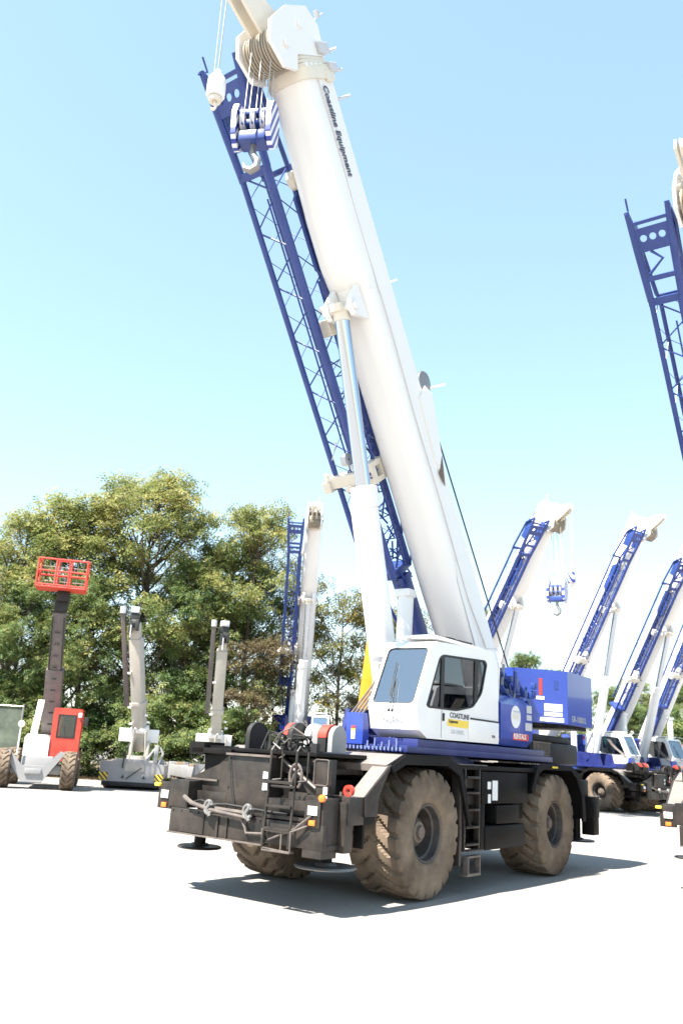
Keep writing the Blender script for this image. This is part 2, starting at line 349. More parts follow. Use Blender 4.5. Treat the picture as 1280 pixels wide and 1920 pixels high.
    # top front deck with rounded light guards / spools
    mb = MB(); mb.box(3.3, 4.74, -1.15, -.36, 1.88, 1.96, .01); mb.box(3.5, 4.70, -.34, 1.15, 1.93, 1.985, .01); mb.box(4.3, 4.74, -1.2, -.9, 1.86, 2.04, .01)
    mb.prism([(-.95, 1.50), (-.36, 1.96), (-.36, 2.0), (-1.0, 2.0)], 'x', 4.58, 4.62); mb.build('front_deck', B, C)
    def dome(y0, y1, x, r, zb, mt, cap=None):
        pts = [(x - r, zb)] + [(x - r * math.cos(t), zb + .20 + r * math.sin(t)) for t in [math.pi * k / 12 for k in range(13)]] + [(x + r, zb)]
        q = MB(); q.prism(pts, 'y', y0, y1); o = q.build('light_guard', mt, C)
        if cap:
            pts2 = [(x - (r + .006) * math.cos(t), zb + .20 + (r + .006) * math.sin(t)) for t in [math.pi * (k / 12 * .8 + .2) for k in range(13)]]
            q = MB(); q.prism(pts2, 'y', y0 - .003, y1 + .003); q.build('cap', cap, o)
    dome(-.82, -.74, 3.7, .20, 1.98, B); dome(-.68, -.6, 3.9, .20, 1.98, D)
    dome(-.12, -.04, 3.7, .19, 2.0, B, M['orangered']); dome(.02, .09, 3.75, .2, 2.0, D)
    dome(.13, .24, 3.5, .20, 2.0, M['white']); mb = MB(); mb.box(3.35, 3.68, .25, .42, 2.0, 2.37, .015); mb.build('hydraulic_box', M['grey'], C)
    dome(.45, .60, 3.6, .19, 2.0, D, M['orangered']); dome(.62, .70, 3.58, .18, 2.0, M['grey'])
    # hoses on the deck
    rnd = random.Random(5); mb = MB()
    for k in range(9):
        y = .1 + k * .07; pts = [(4.62 + rnd.uniform(-.1, .05), y, 1.99), (4.55, y + rnd.uniform(-.1, .1), 2.05 + rnd.uniform(.05, .2)), (4.4, y + rnd.uniform(0, .3), 2.08 + rnd.uniform(0, .12)), (4.3, y + rnd.uniform(.1, .3), 2.0)]
        mb.tube(pts, .018, 6)
    for k in range(6): mb.box(4.35 + rnd.uniform(-.1, .1), 4.5 + rnd.uniform(0, .1), .1 + k * .16, .2 + k * .16, 1.98, 2.04 + rnd.uniform(0, .08))
    mb.build('hydraulic_hose', D, C)
    mb = MB(); mb.tube([(4.7, .52, 2.0), (4.72, .40, 2.08), (4.7, .50, 2.22), (4.66, .68, 2.30), (4.6, .85, 2.2)], .012, 6)
    pts = [(4.80, .90 + .10 * math.cos(t), 1.66 + .16 * math.sin(t)) for t in [R(-60 + 20 * k) for k in range(16)]]
    mb.tube(pts, .022, 8); mb.tube([(4.82, .85, 1.58), (4.84, .90, 1.68), (4.82, .98, 1.76)], .016, 6)
    mb.build('hose_loop', M['edge'], C)
    # mirror/control box right of the ladder
    mb = MB(); mb.box(4.72, 4.80, 1.20, 1.44, 1.58, 1.90, .03); mb.box(4.66, 4.80, 1.25, 1.36, 1.42, 1.60, .01); mb.tube([(4.7, 1.1, 1.86), (4.7, 1.2, 1.88)], .02, 6); cb = mb.build('control_box', F, C)
    mb = MB(); mb.tube([(4.81, 1.21, 1.58), (4.81, 1.21, 1.88), (4.81, 1.24, 1.90), (4.81, 1.42, 1.90), (4.81, 1.44, 1.88), (4.81, 1.44, 1.60), (4.81, 1.41, 1.575), (4.81, 1.21, 1.575)], .008, 5)
    mb.build('box_edge', M['edge'], cb)
    mb = MB(); mb.box(4.805, 4.815, 1.38, 1.44, 1.47, 1.56); mb.box(4.80, 4.81, 1.38, 1.44, 1.38, 1.45); mb.build('sticker', M['lens'], cb)
    mb = MB(); mb.tube([(4.86, -.9, 1.2), (4.9, -.7, 1.24), (4.88, -.5, 1.2), (4.9, -.2, 1.22), (4.9, .3, 1.2), (4.92, .9, 1.18)], .018, 6); mb.tube([(4.84, -.28, 1.86), (4.86, -.2, 1.5), (4.88, -.1, 1.2)], .010, 6); mb.tube([(4.95, .5, 1.2), (4.97, .55, 1.0), (4.96, .58, .85)], .012, 6); mb.build('hose_run', D, C)
    # front ladder
    mb = MB()
    for y in (.62, 1.06):
        mb.tube([(5.06, y, .78), (5.02, y, 1.30), (5.0, y, 1.98), (4.95, y, 2.04), (4.88, y, 1.98)], .018, 8); mb.tube([(4.9, y + .11, 1.98), (4.9, y + .11, 1.62), (4.98, y, 1.6)], .014, 6)
    for z in (1.0, 1.28, 1.58): mb.box(4.99, 5.07, .62, 1.06, z - .018, z + .018, .006)
    mb.tube([(5.05, .7, 1.53), (5.05, 1.1, 1.53)], .018, 8); ld = mb.build('ladder', F, C)
    mb = MB(); mb.tube([(5.05, .6, .98), (5.05, 1.06, .98), (5.0, 1.3, 1.08)], .014, 6); mb.tube([(5.05, .6, .98), (5.05, .62, .76), (5.05, 1.08, .74), (5.05, 1.08, .98)], .014, 6)
    mb.tube([(5.03, .70, .86), (5.03, 1.12, 1.03), (5.0, 1.34, 1.20)], .014, 6); mb.box(4.96, 5.07, .62, 1.08, .725, .745, .004); mb.tube([(5.04, .92, .98), (5.04, .92, .76)], .012, 6)
    mb.build('step', M['edge'], ld)
    # tow rail and shackles
    mb = MB(); mb.tube([(4.99, -.48, 1.09), (4.99, .16, 1.07), (4.99, .24, .97), (4.99, .27, .90), (4.99, .60, .92)], .017, 8)
    mb.tube([(4.97, -.6, 1.16), (4.97, .30, 1.14)], .03, 8); mb.tube([(4.99, -.95, 1.27), (5.03, -.75, 1.20), (5.03, -.4, 1.14), (5.03, .3, 1.09)], [.032, .03, .026, .02], 8)
    mb.build('tow_rail', M['edge'], C)
    for y in (-.42, .30):
        mb = MB(); pts = [(5.03, y + .07 * math.cos(t), 1.17 + .085 * math.sin(t)) for t in [R(20 + 22 * k) for k in range(15)]]
        mb.tube(pts, .022, 8); mb.tube([(5.03, y + .05, 1.25), (5.05, y - .02, 1.15), (5.03, y + .04, 1.06)], .03, 8); mb.box(4.9, 5.0, y - .03, y + .03, 1.12, 1.2, .008); mb.build('shackle', M['steel'], C)
    # red hook at the left corner
    mb = MB(); mb.lathe([(-.03, .035), (-.03, .075), (.03, .075), (.03, .035)], 'x', (4.38, 1.48, 1.52), 20, True); rh = mb.build('lifting_eye', M['red'], C)
    mb = MB(); mb.tube([(4.4, 1.37, 1.40), (4.4, 1.37, 1.5)], .02, 6); mb.tube([(4.38, 1.49, 1.47), (4.4, 1.52, 1.2)], .012, 6)
    mb.tube([(4.4, 1.44, 1.2), (4.4, 1.44, 1.44), (4.4, 1.5, 1.5), (4.4, 1.56, 1.44), (4.4, 1.56, 1.2)], .014, 6); mb.build('bracket', M['edge'], rh)
    mb = MB(); mb.box(4.14, 4.19, 1.45, 1.60, .80, 1.36, .01); mb.box(3.95, 4.2, 1.50, 1.62, 1.10, 1.20, .01); mb.build('mudguard_bracket', B, C)
    # fenders (left and right), front and rear
    def fender(pts, s, yi, yo, name='fender', th=.035, mtl=B):
        n_ = len(pts); inner = []
        for i, p in enumerate(pts):
            a = pts[max(i - 1, 0)]; b = pts[min(i + 1, n_ - 1)]; d = Vector((b[0] - a[0], b[1] - a[1])).normalized()
            inner.append((p[0] + d.y * th, p[1] - d.x * th))
        mb = MB(); poly = pts + inner[::-1]; a_, b_ = sorted((s * yi, s * yo)); mb.prism(poly, 'y', a_, b_)
        lip = [(p[0], p[1]) for p in pts] + [(p[0], p[1] - .115) for p in inner[::-1]]
        return mb, pts, inner
    for s in (-1, 1):
        pts = [(3.60, 1.84), (3.24, 2.00), (1.96, 2.01), (1.55, 1.86), (1.36, 1.55), (1.22, 1.00)]
        mb, _, inn = fender(pts, s, .62, 1.62)
        a_, b_ = sorted((s * 1.60, s * 1.645)); mb.prism([(3.62, 1.85), (3.24, 2.02), (1.95, 2.02), (1.52, 1.86), (1.18, 1.0), (1.27, 1.0), (1.60, 1.76), (1.99, 1.90), (3.22, 1.89), (3.55, 1.77)], 'y', a_, b_)
        ff = mb.build('front_fender', B, C)
        mb = MB(); a2, b2 = sorted((s * .05, s * 1.598)); mb.prism([(3.66, 1.865), (3.25, 2.012), (2.9, 2.018), (2.9, 2.035), (3.26, 2.028), (3.67, 1.875)], 'y', a2, b2); mb.prism([(3.66, 1.78), (3.68, 1.875), (3.66, 1.875), (3.64, 1.78)], 'y', a2, b2); mb.build('fender_top', M['dusty'], ff)  # pale slab on the fender slope, sun glint painted in with the dust
        # front wedge of the mudguard
        a_, b_ = sorted((s * 1.36, s * 1.63)); mb = MB(); mb.prism([(3.62, 1.86), (4.20, 1.44), (4.22, 1.20), (4.19, 1.20), (4.17, 1.42), (3.62, 1.80)], 'y', a_, b_)
        c_, d_ = sorted((s * 1.615, s * 1.645)); mb.prism([(3.62, 1.88), (4.21, 1.46), (4.22, 1.20), (3.92, 1.20), (3.90, 1.44)], 'y', c_, d_); mg = mb.build('mudguard', F, C)
        a2, b2 = sorted((s * 1.36, s * 1.612)); mb = MB(); mb.prism([(3.64, 1.852), (4.21, 1.442), (4.222, 1.448), (3.645, 1.868)], 'y', a2, b2); mb.build('mudguard_top', M['dusty'], mg)  # same lightened colour for the sunlit top of the wedge
        pts = [(-1.20, 1.5), (-1.45, 1.93), (-1.7, 2.0), (-3.1, 2.0), (-3.45, 1.86), (-3.72, 1.45), (-3.78, 1.0)]
        mb, _, inn = fender(pts[::-1], s, .62, 1.62); mb.build('rear_fender', B, C)
        a_, b_ = sorted((s * 1.60, s * 1.645)); mb = MB(); mb.prism([(-1.15, 1.55), (-1.42, 1.95), (-1.7, 2.02), (-3.1, 2.02), (-3.48, 1.87), (-3.80, 1.45), (-3.86, .95), (-3.70, .95), (-3.64, 1.45), (-3.38, 1.78), (-3.08, 1.92), (-1.72, 1.92), (-1.5, 1.85), (-1.28, 1.55)], 'y', a_, b_); mb.build('fender_edge', B, C)
    # carrier deck between the fenders
    mb = MB(); mb.box(-1.6, 1.9, -1.6, 1.6, 1.86, 1.93, .008); mb.box(-4.3, -1.7, -.9, .9, 1.7, 1.99, .01); mb.box(1.9, 3.3, -.62, .62, 1.7, 1.97, .01)
    mb.box(-4.4, -3.75, -1.5, 1.5, 1.40, 1.75, .02); mb.build('carrier_deck', B, C)
    mb = MB()
    for k in range(22): mb.box(1.55 - k * .045, 1.575 - k * .045, 1.46, 1.62, 1.93, 1.945)
    mb.build('tread_plate', M['steel'], C)
    mb = MB(); mb.box(-2.35, -2.1, 1.645, 1.66, 1.955, 1.99, .004); mb.build('marker_reflector', M['yellow2'], C)
    # side ladder and tanks
    mb = MB()
    for x in (.82, 1.32):
        mb.box(x - .02, x + .02, 1.50, 1.60, .62, 1.88, .005)
    for z in (.72, .98, 1.24, 1.50, 1.74): mb.box(.84, 1.30, 1.48, 1.62, z - .018, z + .018, .004)
    for k in range(3): mb.box(.84, 1.30, 1.45, 1.50, 1.05 + k * .26, 1.20 + k * .26)
    mb.box(1.42, 1.50, 1.44, 1.60, .42, 1.80, .01)
    sd = mb.build('side_ladder', F, C)
    mb = MB(); mb.box(.88, 1.30, 1.56, 1.66, .28, .30); mb.box(.88, .91, 1.56, 1.66, .30, .55, .004); mb.box(1.27, 1.30, 1.56, 1.66, .30, .55, .004); mb.box(.88, 1.30, 1.57, 1.66, .53, .56, .004)
    mb.box(.86, 1.34, 1.52, 1.66, .26, .285, .004)
    for k in range(6): mb.box(.80 + k * .09, .84 + k * .09, 1.5, 1.67, .62, .64)
    mb.build('bottom_step', M['edge'], sd)
    mb = MB(); mb.box(-.98, .60, 1.0, 1.60, .60, .98, .04); mb.box(-.75, .15, 1.2, 1.58, 1.0, 1.30, .02); mb.build('fuel_tank', B, C)
    mb = MB(); mb.box(-1.1, .72, 1.50, 1.585, 1.33, 1.84, .01); mb.box(.60, .74, 1.45, 1.58, .62, 1.33, .01); sp = mb.build('side_panel', B, C)
    mb = MB(); mb.box(.14, .34, 1.586, 1.592, 1.38, 1.70); mb.box(.40, .52, 1.586, 1.592, 1.56, 1.68); mb.box(.40, .50, 1.586, 1.592, 1.34, 1.48); mb.build('sticker', M['lens'], sp)
    # engine cowl at the rear of the carrier
    mb = MB(); mb.box(-4.5, -2.0, -1.15, 1.25, 2.03, 2.46, .08); mb.box(-4.3, -2.1, -1.05, 1.15, 2.46, 2.60, .05); ec = mb.build('engine_cowl', D, C)
    mb = MB()
    for k in range(12): mb.box(-2.9 + k * .07, -2.86 + k * .07, 1.252, 1.27, 2.08, 2.42)
    for k in range(7): mb.box(-2.92, -2.08, 1.252, 1.265, 2.09 + k * .05, 2.105 + k * .05)
    mb.box(-2.95, -2.05, 1.25, 1.28, 2.42, 2.45); mb.build('grille', M['hub'], ec)
    # ---- turntable and swing frame
    mb = MB(); mb.lathe([(1.93, .001), (1.93, .95), (2.02, .95), (2.02, .85), (2.10, .85), (2.10, .001)], 'z', (0, 0, 0), 48); mb.build('turntable', M['lattice'], C)
    mb = MB(); mb.box(-2.6, 2.9, -.85, 1.45, 2.06, 2.16, .01); mb.box(-2.2, 2.6, .5, 1.45, 2.16, 2.27, .01)
    mb.prism([(-3.3, 2.2), (-3.3, 3.15), (-2.9, 3.35), (-2.3, 3.35), (-1.6, 2.9), (1.7, 2.75), (1.9, 2.15)], 'y', .48, .56)
    mb.prism([(-3.3, 2.2), (-3.3, 3.15), (-2.9, 3.35), (-2.3, 3.35), (-1.6, 2.9), (1.7, 2.75), (1.9, 2.15)], 'y', -.56, -.48)
    mb.box(2.0, 2.95, -.3, .55, 2.10, 2.3, .01); mb.tube([(-2.63, -.62, 3.02), (-2.63, .62, 3.02)], .12, 16); mb.tube([(1.0, -.6, 2.48), (1.0, .6, 2.48)], .09, 14)
    sf = mb.build('swing_frame', M['bluedark'], C)
    mb = MB(); rnd = random.Random(9)
    for k in range(16): mb.box(2.92, 2.96, .30 + k * .07, .33 + k * .07, 2.08, 2.13)
    for k in range(7): x = 2.93; y = .5 + k * .13; mb.tube([(x, y, 2.1), (x, y, 2.2 + rnd.uniform(0, .06))], .014, 6)
    mb.build('fittings', M['bluepale'], sf)
    mb = MB(); mb.prism([(.36, 2.15), (.68, 2.15), (.68, 2.45), (.64, 2.62), (.36, 2.62)], 'x', 2.80, 2.96); fb = mb.build('front_cabinet', M['blue'], C)
    mb = MB(); mb.box(2.962, 2.968, .47, .54, 2.22, 2.34); mb.build('sticker', M['lens'], fb)
    mb = MB(); mb.box(2.962, 2.97, .47, .54, 2.38, 2.42); mb.build('sticker', M['red'], fb)
    mb = MB(); mb.box(2.962, 2.969, .47, .54, 2.342, 2.378); mb.build('sticker', M['yellow2'], fb)
    # hoses up the cylinder
    mb = MB()
    for k in range(4):
        y = .25 + k * .07; mb.tube([(2.7, y, 2.6), (2.55, y + .02, 2.75), (2.2, y - .03, 3.0), (1.9, y - .05, 3.25), (1.75, y - .12, 3.5)], .018, 6)
    mb.build('hydraulic_hose', M['edge'], C)
    # ---- left side hood behind the cab
    mb = MB(); mb.prism([(.75, 2.30), (1.40, 2.30), (1.52, 2.42), (1.52, 3.02), (1.30, 3.20), (.75, 3.20)], 'x', -1.46, -.10); eh = mb.build('side_hood', M['blue'], C)
    mb = MB(); pts = [(-.72 + .20 * math.cos(t), 2.82 + .20 * math.sin(t)) for t in [2 * math.pi * k / 32 for k in range(32)]]
    mb.prism(pts, 'y', 1.521, 1.526); em = mb.build('emblem', M['lens'], eh)
    mb = MB(); mb.box(-.86, -.58, 1.527, 1.530, 2.78, 2.87); mb.build('emblem_band', M['cream'], em)
    text('COASTLINE', .052, 'lettering', M['silver'], em, (-.60, 1.528, 2.91), (-1, 0, 0), (0, 0, 1), .001)
    mb = MB(); mb.box(-1.28, -.60, 1.521, 1.525, 2.41, 2.53); rb = mb.build('red_decal', M['red'], eh)
    text('RENTALS', .13, 'lettering', M['lens'], rb, (-.62, 1.528, 2.475), (-1, 0, 0), (0, 0, 1), .003, 0, sx=1.02)
    mb = MB(); mb.box(-1.42, -1.20, 1.521, 1.525, 2.92, 3.06); mb.box(-1.42, -1.20, 1.521, 1.525, 2.79, 2.89); mb.box(-1.44, -1.14, 1.521, 1.525, 2.60, 2.74); mb.build('sticker', M['silver'], eh)
    # winch and hydraulics between hood and counterweight
    mb = MB(); mb.lathe([(-.5, .001), (-.5, .36), (-.45, .36), (-.45, .24), (.45, .24), (.45, .36), (.5, .36), (.5, .001)], 'y', (-3.15, 0, 3.62), 32); wn = mb.build('winch', M['lattice'], C)
    mb = MB()
    for k in range(22): mb.lathe([(-.019, .25), (0, .27), (.019, .25)], 'y', (-3.15, -.42 + k * .04, 3.62), 28)
    mb.build('rope_layers', M['rope'], wn)
    mb = MB(); rnd = random.Random(12)
    for k in range(40):
        p = Vector((-.75 - rnd.random() * 1.0, .7 + rnd.random() * .6, 2.7)); q = [p]
        for j in range(4): q.append(q[-1] + Vector((rnd.uniform(-.25, .25), rnd.uniform(-.12, .12), rnd.uniform(.05, .3))))
        mb.tube(q, rnd.choice((.02, .03, .04)), 6)
    for k in range(14):
        x = -1.3 - rnd.random() * .9; y = .75 + rnd.random() * .5; z = 3.0 + rnd.random() * .55; mb.box(x, x + .14, y, y + .1, z, z + .12, .01)
    mb.build('hydraulic_lines', M['lattice'], C)
    mb = MB(); mb.tube([(-.9, 1.15, 3.2), (-1.5, .9, 3.85)], .03, 8); mb.tube([(-1.1, 1.3, 3.15), (-1.7, 1.1, 3.6)], .025, 8); mb.box(-1.3, -1.1, .9, 1.2, 3.2, 3.36, .03); mb.build('valve_block', M['steel'], C)
    mb = MB(); mb.prism([(-.95, 3.2), (-.2, 3.2), (-.2, 3.72), (-.95, 3.66)], 'y', .62, .68); mb.build('guard_plate', M['lattice'], C)
    mb = MB(); mb.lathe([(-.05, .03), (-.05, .10), (.05, .10), (.05, .03)], 'y', (-.55, 1.1, 3.62), 20, True); mb.box(-.63, -.47, 1.05, 1.15, 3.45, 3.56, .02); mb.build('lifting_eye', M['red'], C)
    # counterweight
    mb = MB(); mb.prism([(-2.30, .80), (-3.15, 1.56), (-4.55, 1.56), (-4.80, 1.25), (-4.80, -1.25), (-4.55, -1.56), (-3.15, -1.56), (-2.30, -.80)], 'z', 2.83, 3.90); cw = mb.build('counterweight', M['blue'], C)
    mb = MB(); mb.prism([(-2.0, .66), (-3.05, 1.40), (-4.6, 1.40), (-4.6, -1.40), (-3.05, -1.40), (-2.0, -.66)], 'z', 2.76, 2.828); mb.build('counterweight_base', B, cw)
    dx, dy = -(3.15 - 2.30), (1.56 - .80); L_ = math.hypot(dx, dy); ux = Vector((dx / L_, dy / L_, 0)); nn = Vector((.76, .85, 0)).normalized(); o_ = Vector((-2.30, .80, 0)) + nn * .003
    def plate(u0, u1, z0, z1, mtl, name):
        q = MB(); a = o_ + ux * u0; b = o_ + ux * u1; t = nn * .004
        q.add([(a.x, a.y, z0), (b.x, b.y, z0), (b.x, b.y, z1), (a.x, a.y, z1), (a.x + t.x, a.y + t.y, z0), (b.x + t.x, b.y + t.y, z0), (b.x + t.x, b.y + t.y, z1), (a.x + t.x, a.y + t.y, z1)],
              [(0, 1, 2, 3), (4, 7, 6, 5), (0, 4, 5, 1), (1, 5, 6, 2), (2, 6, 7, 3), (3, 7, 4, 0)]); q.build(name, mtl, cw)
    plate(.50, .57, 3.38, 3.72, M['red'], 'red_mark'); plate(.44, .62, 3.29, 3.36, M['lens'], 'sticker'); plate(.62, 1.02, 3.07, 3.22, M['lens'], 'sticker'); plate(.62, 1.02, 2.97, 3.05, M['lens'], 'sticker')
    plate(.52, 1.05, 2.86, 2.945, M['lens'], 'sticker'); plate(.84, .93, 3.52, 3.70, M['lattice'], 'lifting_pocket')
    text('GR-1000XL', .17, 'lettering', M['silver'], cw, (-3.35, 1.564, 2.95), (-1, 0, 0), (0, 0, 1), .002)
    # ---- cab
    y0, y1 = .62, 1.50
    prof = [(-.06, 2.31), (2.42, 2.29), (2.66, 2.40), (2.76, 2.76), (2.30, 3.72), (2.18, 3.80), (.30, 3.90), (.12, 3.87), (-.02, 3.60)]
    def rnd_win(pts, r=.06, n=4):
        out = []; N_ = len(pts)
        for i in range(N_):
            p = Vector(pts[i]); a = (Vector(pts[i - 1]) - p); b = (Vector(pts[(i + 1) % N_]) - p); rr_ = min(r, a.length * .4, b.length * .4)
            A = p + a.normalized() * rr_; B_ = p + b.normalized() * rr_
            for k in range(n + 1):
                t = k / n; q = A * (1 - t) ** 2 + p * 2 * t * (1 - t) + B_ * t * t; out.append((q.x, q.y))
        return out
    win = rnd_win([(2.47, 2.78), (2.10, 3.56), (1.98, 3.62), (.50, 3.70), (.42, 3.64), (.60, 3.12), (.92, 2.86), (1.5, 2.76), (2.40, 2.75)], .09)
    body = MB(); body.prism(prof, 'y', y1 - .04, y1, [win]); 
    body.prism(prof, 'y', y0, y0 + .04, [win])
    # front, roof, rear and floor strips
    def strip(a, b, t=.035):
        d = Vector((b[0] - a[0], b[1] - a[1])).normalized(); nrm = Vector((d.y, -d.x)) * t
        body.prism([a, b, (b[0] - nrm.x, b[1] - nrm.y), (a[0] - nrm.x, a[1] - nrm.y)], 'y', y0 + .041, y1 - .041)
    strip(prof[0], prof[1]); strip(prof[1], prof[2]); strip(prof[2], prof[3]); strip(prof[4], prof[5]); strip(prof[5], prof[6]); strip(prof[6], prof[7]); strip(prof[7], prof[8])
    # rear wall with opening
    body.prism([(y0 + .041, 2.32), (y1 - .041, 2.32), (y1 - .041, 3.6), (y0 + .041, 3.6)], 'x', -.05, -.01, [rnd_win([(.75, 3.0), (1.38, 3.0), (1.38, 3.55), (.75, 3.55)], .05)])
    # windscreen frame (quad with hole) between prof[3] and prof[4]
    A3 = Vector((prof[3][0], 0, prof[3][1])); A4 = Vector((prof[4][0], 0, prof[4][1])); ud = (A4 - A3); Lw = ud.length; ud.normalize(); wn_ = Vector((ud.z, 0, -ud.x))
    def front_quad(bm_, outer, hole, off, th):
        q = MB(); q.prism(outer, 'z', 0, th, [hole] if hole else [])
        vs = [A3 + Vector((0, v[0], 0)) + ud * v[1] + wn_ * (off + v[2]) for v in q.v]; bm_.add(vs, q.f)
    wsh = rnd_win([(y0 + .06, .03), (y1 - .07, .03), (y1 - .07, Lw - .03), (y0 + .06, Lw - .03)], .08)
    front_quad(body, [(y0 + .041, 0), (y1 - .041, 0), (y1 - .041, Lw), (y0 + .041, Lw)], wsh, -.035, .035)
    body.box(.3, 2.1, y0 + .1, y1 - .1, 3.875, 3.93, .02)
    body.box(-.05, 1.08, y1, y1 + .012, 2.34, 2.66, .005)
    cab = body.build('cab', M['white'], C, 30)
    gs = MB(); gs.prism(win, 'y', y1 - .030, y1 - .012); gs.prism(win, 'y', y0 + .012, y0 + .02)
    gs.build('side_window', M['glass'], cab)
    fr = MB(); inner = [(1.45 + (x - 1.45) * .955, 3.2 + (z - 3.2) * .93) for x, z in win]
    fr.prism(win, 'y', y1 - .010, y1 + .006, [inner]); fr.prism([(2.03, 2.78), (1.93, 2.78), (1.93, 3.60), (2.03, 3.58)], 'y', y1 - .010, y1 + .004)
    fr.prism([(.88, 2.90), (.76, 2.98), (.76, 3.66), (.88, 3.66)], 'y', y1 - .010, y1 + .004); fr.build('window_frame', D, cab)
    gw = MB(); front_quad(gw, wsh, None, -.02, .008); gw.build('windscreen', M['wind'], cab)
    gr = MB(); ih = [(1.06 + (a - 1.06) * .965, Lw / 2 + (b - Lw / 2) * .97) for a, b in wsh]; front_quad(gr, wsh, ih, -.01, .014); gr.build('windscreen_seal', D, cab)
    dl = MB(); dl.box(1.985, 1.993, y1 + .001, y1 + .003, 2.32, 2.78); dl.box(-.04, 1.02, y1 + .002, y1 + .016, 2.665, 2.69); dl.build('panel_seam', M['rope'], cab); dl = MB(); dl.box(1.93, 1.96, y1, y1 + .03, 2.58, 2.70, .006); dl.build('door_handle', M['rope'], cab)
    text('COASTLINE', .115, 'lettering', M['print'], cab, (1.72, y1 + .003, 2.685), (-1, 0, 0), (0, 0, 1), .002, sx=1.1)
    q = MB(); q.prism([(1.78, 2.625), (1.03, 2.625), (1.11, 2.505), (1.80, 2.515)], 'y', y1 + .001, y1 + .004); yp = q.build('yellow_decal', M['yellow2'], cab)
    text('Equipment', .07, 'lettering', M['print'], yp, (1.75, y1 + .006, 2.59), (-1, 0, 0), (0, 0, 1), .001)
    text('GR-1000XL', .09, 'lettering', M['paleprint'], cab, (1.66, y1 + .003, 2.43), (-1, 0, 0), (0, 0, 1), .001)
    text('TADANO', .085, 'lettering', M['paleprint'], cab, (2.718, .86, 2.56), (0, 1, 0), (.27, 0, 1), .001)
    text('EPA', .07, 'lettering', M['print'], cab, (.22, y1 + .014, 2.42), (-1, 0, 0), (0, 0, 1), .001)
    # wipers
    wp = MB()
    for k in (0, .06):
        a = A3 + Vector((0, 1.06 + k, 0)) + ud * -.10 + wn_ * .03; b = A3 + Vector((0, .96 + k, 0)) + ud * .45 + wn_ * .03; wp.tube([a, b], .007, 5)
        wp.tube([a, a + Vector((.02, .0, -.02))], .02, 6)
    b = A3 + Vector((0, .92, 0)) + ud * .75 + wn_ * .02; wp.tube([A3 + Vector((0, .99, 0)) + ud * .15 + wn_ * .02, b], .008, 5); wp.build('wiper', M['rope'], cab)
    # interior
    it = MB(); it.box(.55, 1.05, .85, 1.28, 2.62, 2.78, .05); it.box(.45, .62, .85, 1.28, 2.74, 3.35, .06); it.box(.50, .62, .95, 1.18, 3.36, 3.55, .04); it.box(.3, 1.2, .68, .82, 2.35, 2.8, .03); it.build('operator_seat', M['seat'], cab)
    it = MB(); it.box(2.0, 2.55, .72, 1.40, 2.40, 2.72, .05); it.build('dashboard', M['grey'], cab)
    it = MB(); rg = [(2.02 + .06 * math.cos(t), 1.08 + .19 * math.sin(t), 2.98 + .12 * math.cos(t)) for t in [2 * math.pi * k / 20 for k in range(21)]]; it.tube(rg, .014, 6); it.tube([(2.2, 1.08, 2.7), (2.02, 1.08, 2.98)], .02, 6); it.build('steering_wheel', D, cab)
    it = MB(); it.tube([(1.0, 1.5, 3.92), (1.3, 1.3, 3.96), (1.7, 1.2, 3.97)], .015, 6); it.box(1.3, 1.6, 1.15, 1.35, 3.93, 3.97, .01); it.build('roof_wiper', D, cab)
    it = MB(); it.tube([(-.12, 1.45, 2.9), (-.12, 1.48, 3.9), (-.35, 1.3, 4.02)], .014, 6); it.tube([(-.12, 1.46, 3.75), (-.04, 1.46, 3.75)], .01, 6); it.tube([(-.35, 1.3, 4.02), (-.5, .6, 4.06)], .014, 6); it.build('handrail', M['white'], C)
    # ---- boom (local: x along the boom from the pivot, z away from the underside)
    parts = []
    def bp(mb, name, mtl, parent=None, ang=32):
        o = mb.build(name, mtl, parent or C, ang)
        if parent is None: parts.append(o); o['boom'] = 1
        return o
    def bsec(hw, top, low, bot, n=10):
        p = [(hw, top - .05), (hw - .04, top), (-hw + .04, top), (-hw, top - .05), (-hw, low)]
        for k in range(1, n): t = math.pi * k / n; p.append((-hw * math.cos(t), low - (low - bot) * math.sin(t) ** .62))
        p.append((hw, low)); return p
    def loft(secs, xs):
        mb = MB(); n = len(secs[0]); vs = []; fs = []
        for s_, x in zip(secs, xs): vs += [(x, p[0], p[1]) for p in s_]
        for i in range(len(xs) - 1):
            for k in range(n): k2 = (k + 1) % n; fs.append((i * n + k, i * n + k2, (i + 1) * n + k2, (i + 1) * n + k))
        fs += [tuple(range(n)), tuple((len(xs) - 1) * n + k for k in range(n - 1, -1, -1))]; return mb.add(vs, fs)
    mb = loft([bsec(.34, .28, -.1, -.30), bsec(.42, .36, -.28, -.62), bsec(.43, .36, -.30, -.66), bsec(.42, .35, -.30, -.66), bsec(.41, .34, -.30, -.64)], [-.35, .8, 3.0, 9.5, 12.66])
    bs = bp(mb, 'boom_section', M['white'])
    mb = MB()
    for k, (x, g) in enumerate(((12.60, .045), (12.80, .025), (12.87, -.005), (12.94, -.035), (13.01, -.065))):
        q = loft([bsec(.41 + g, .34 + g, -.30, -.64 - g)] * 2, [x, x + (.2 if k == 0 else .055)]); mb.add(q.v, q.f)
    mb.box(12.55, 12.75, .40, .47, .05, .25, .01); mb.box(12.55, 12.75, -.2, .2, .36, .46, .01)
    bp(mb, 'boom_collar', M['cream'])
    # belly bracket for the lift cylinder
    mb = MB()
    for y in (-.30, .20): mb.prism([(8.5, -.62), (8.66, -1.02), (8.8, -1.06), (8.95, -1.02), (9.15, -.66)], 'y', y, y + .10)
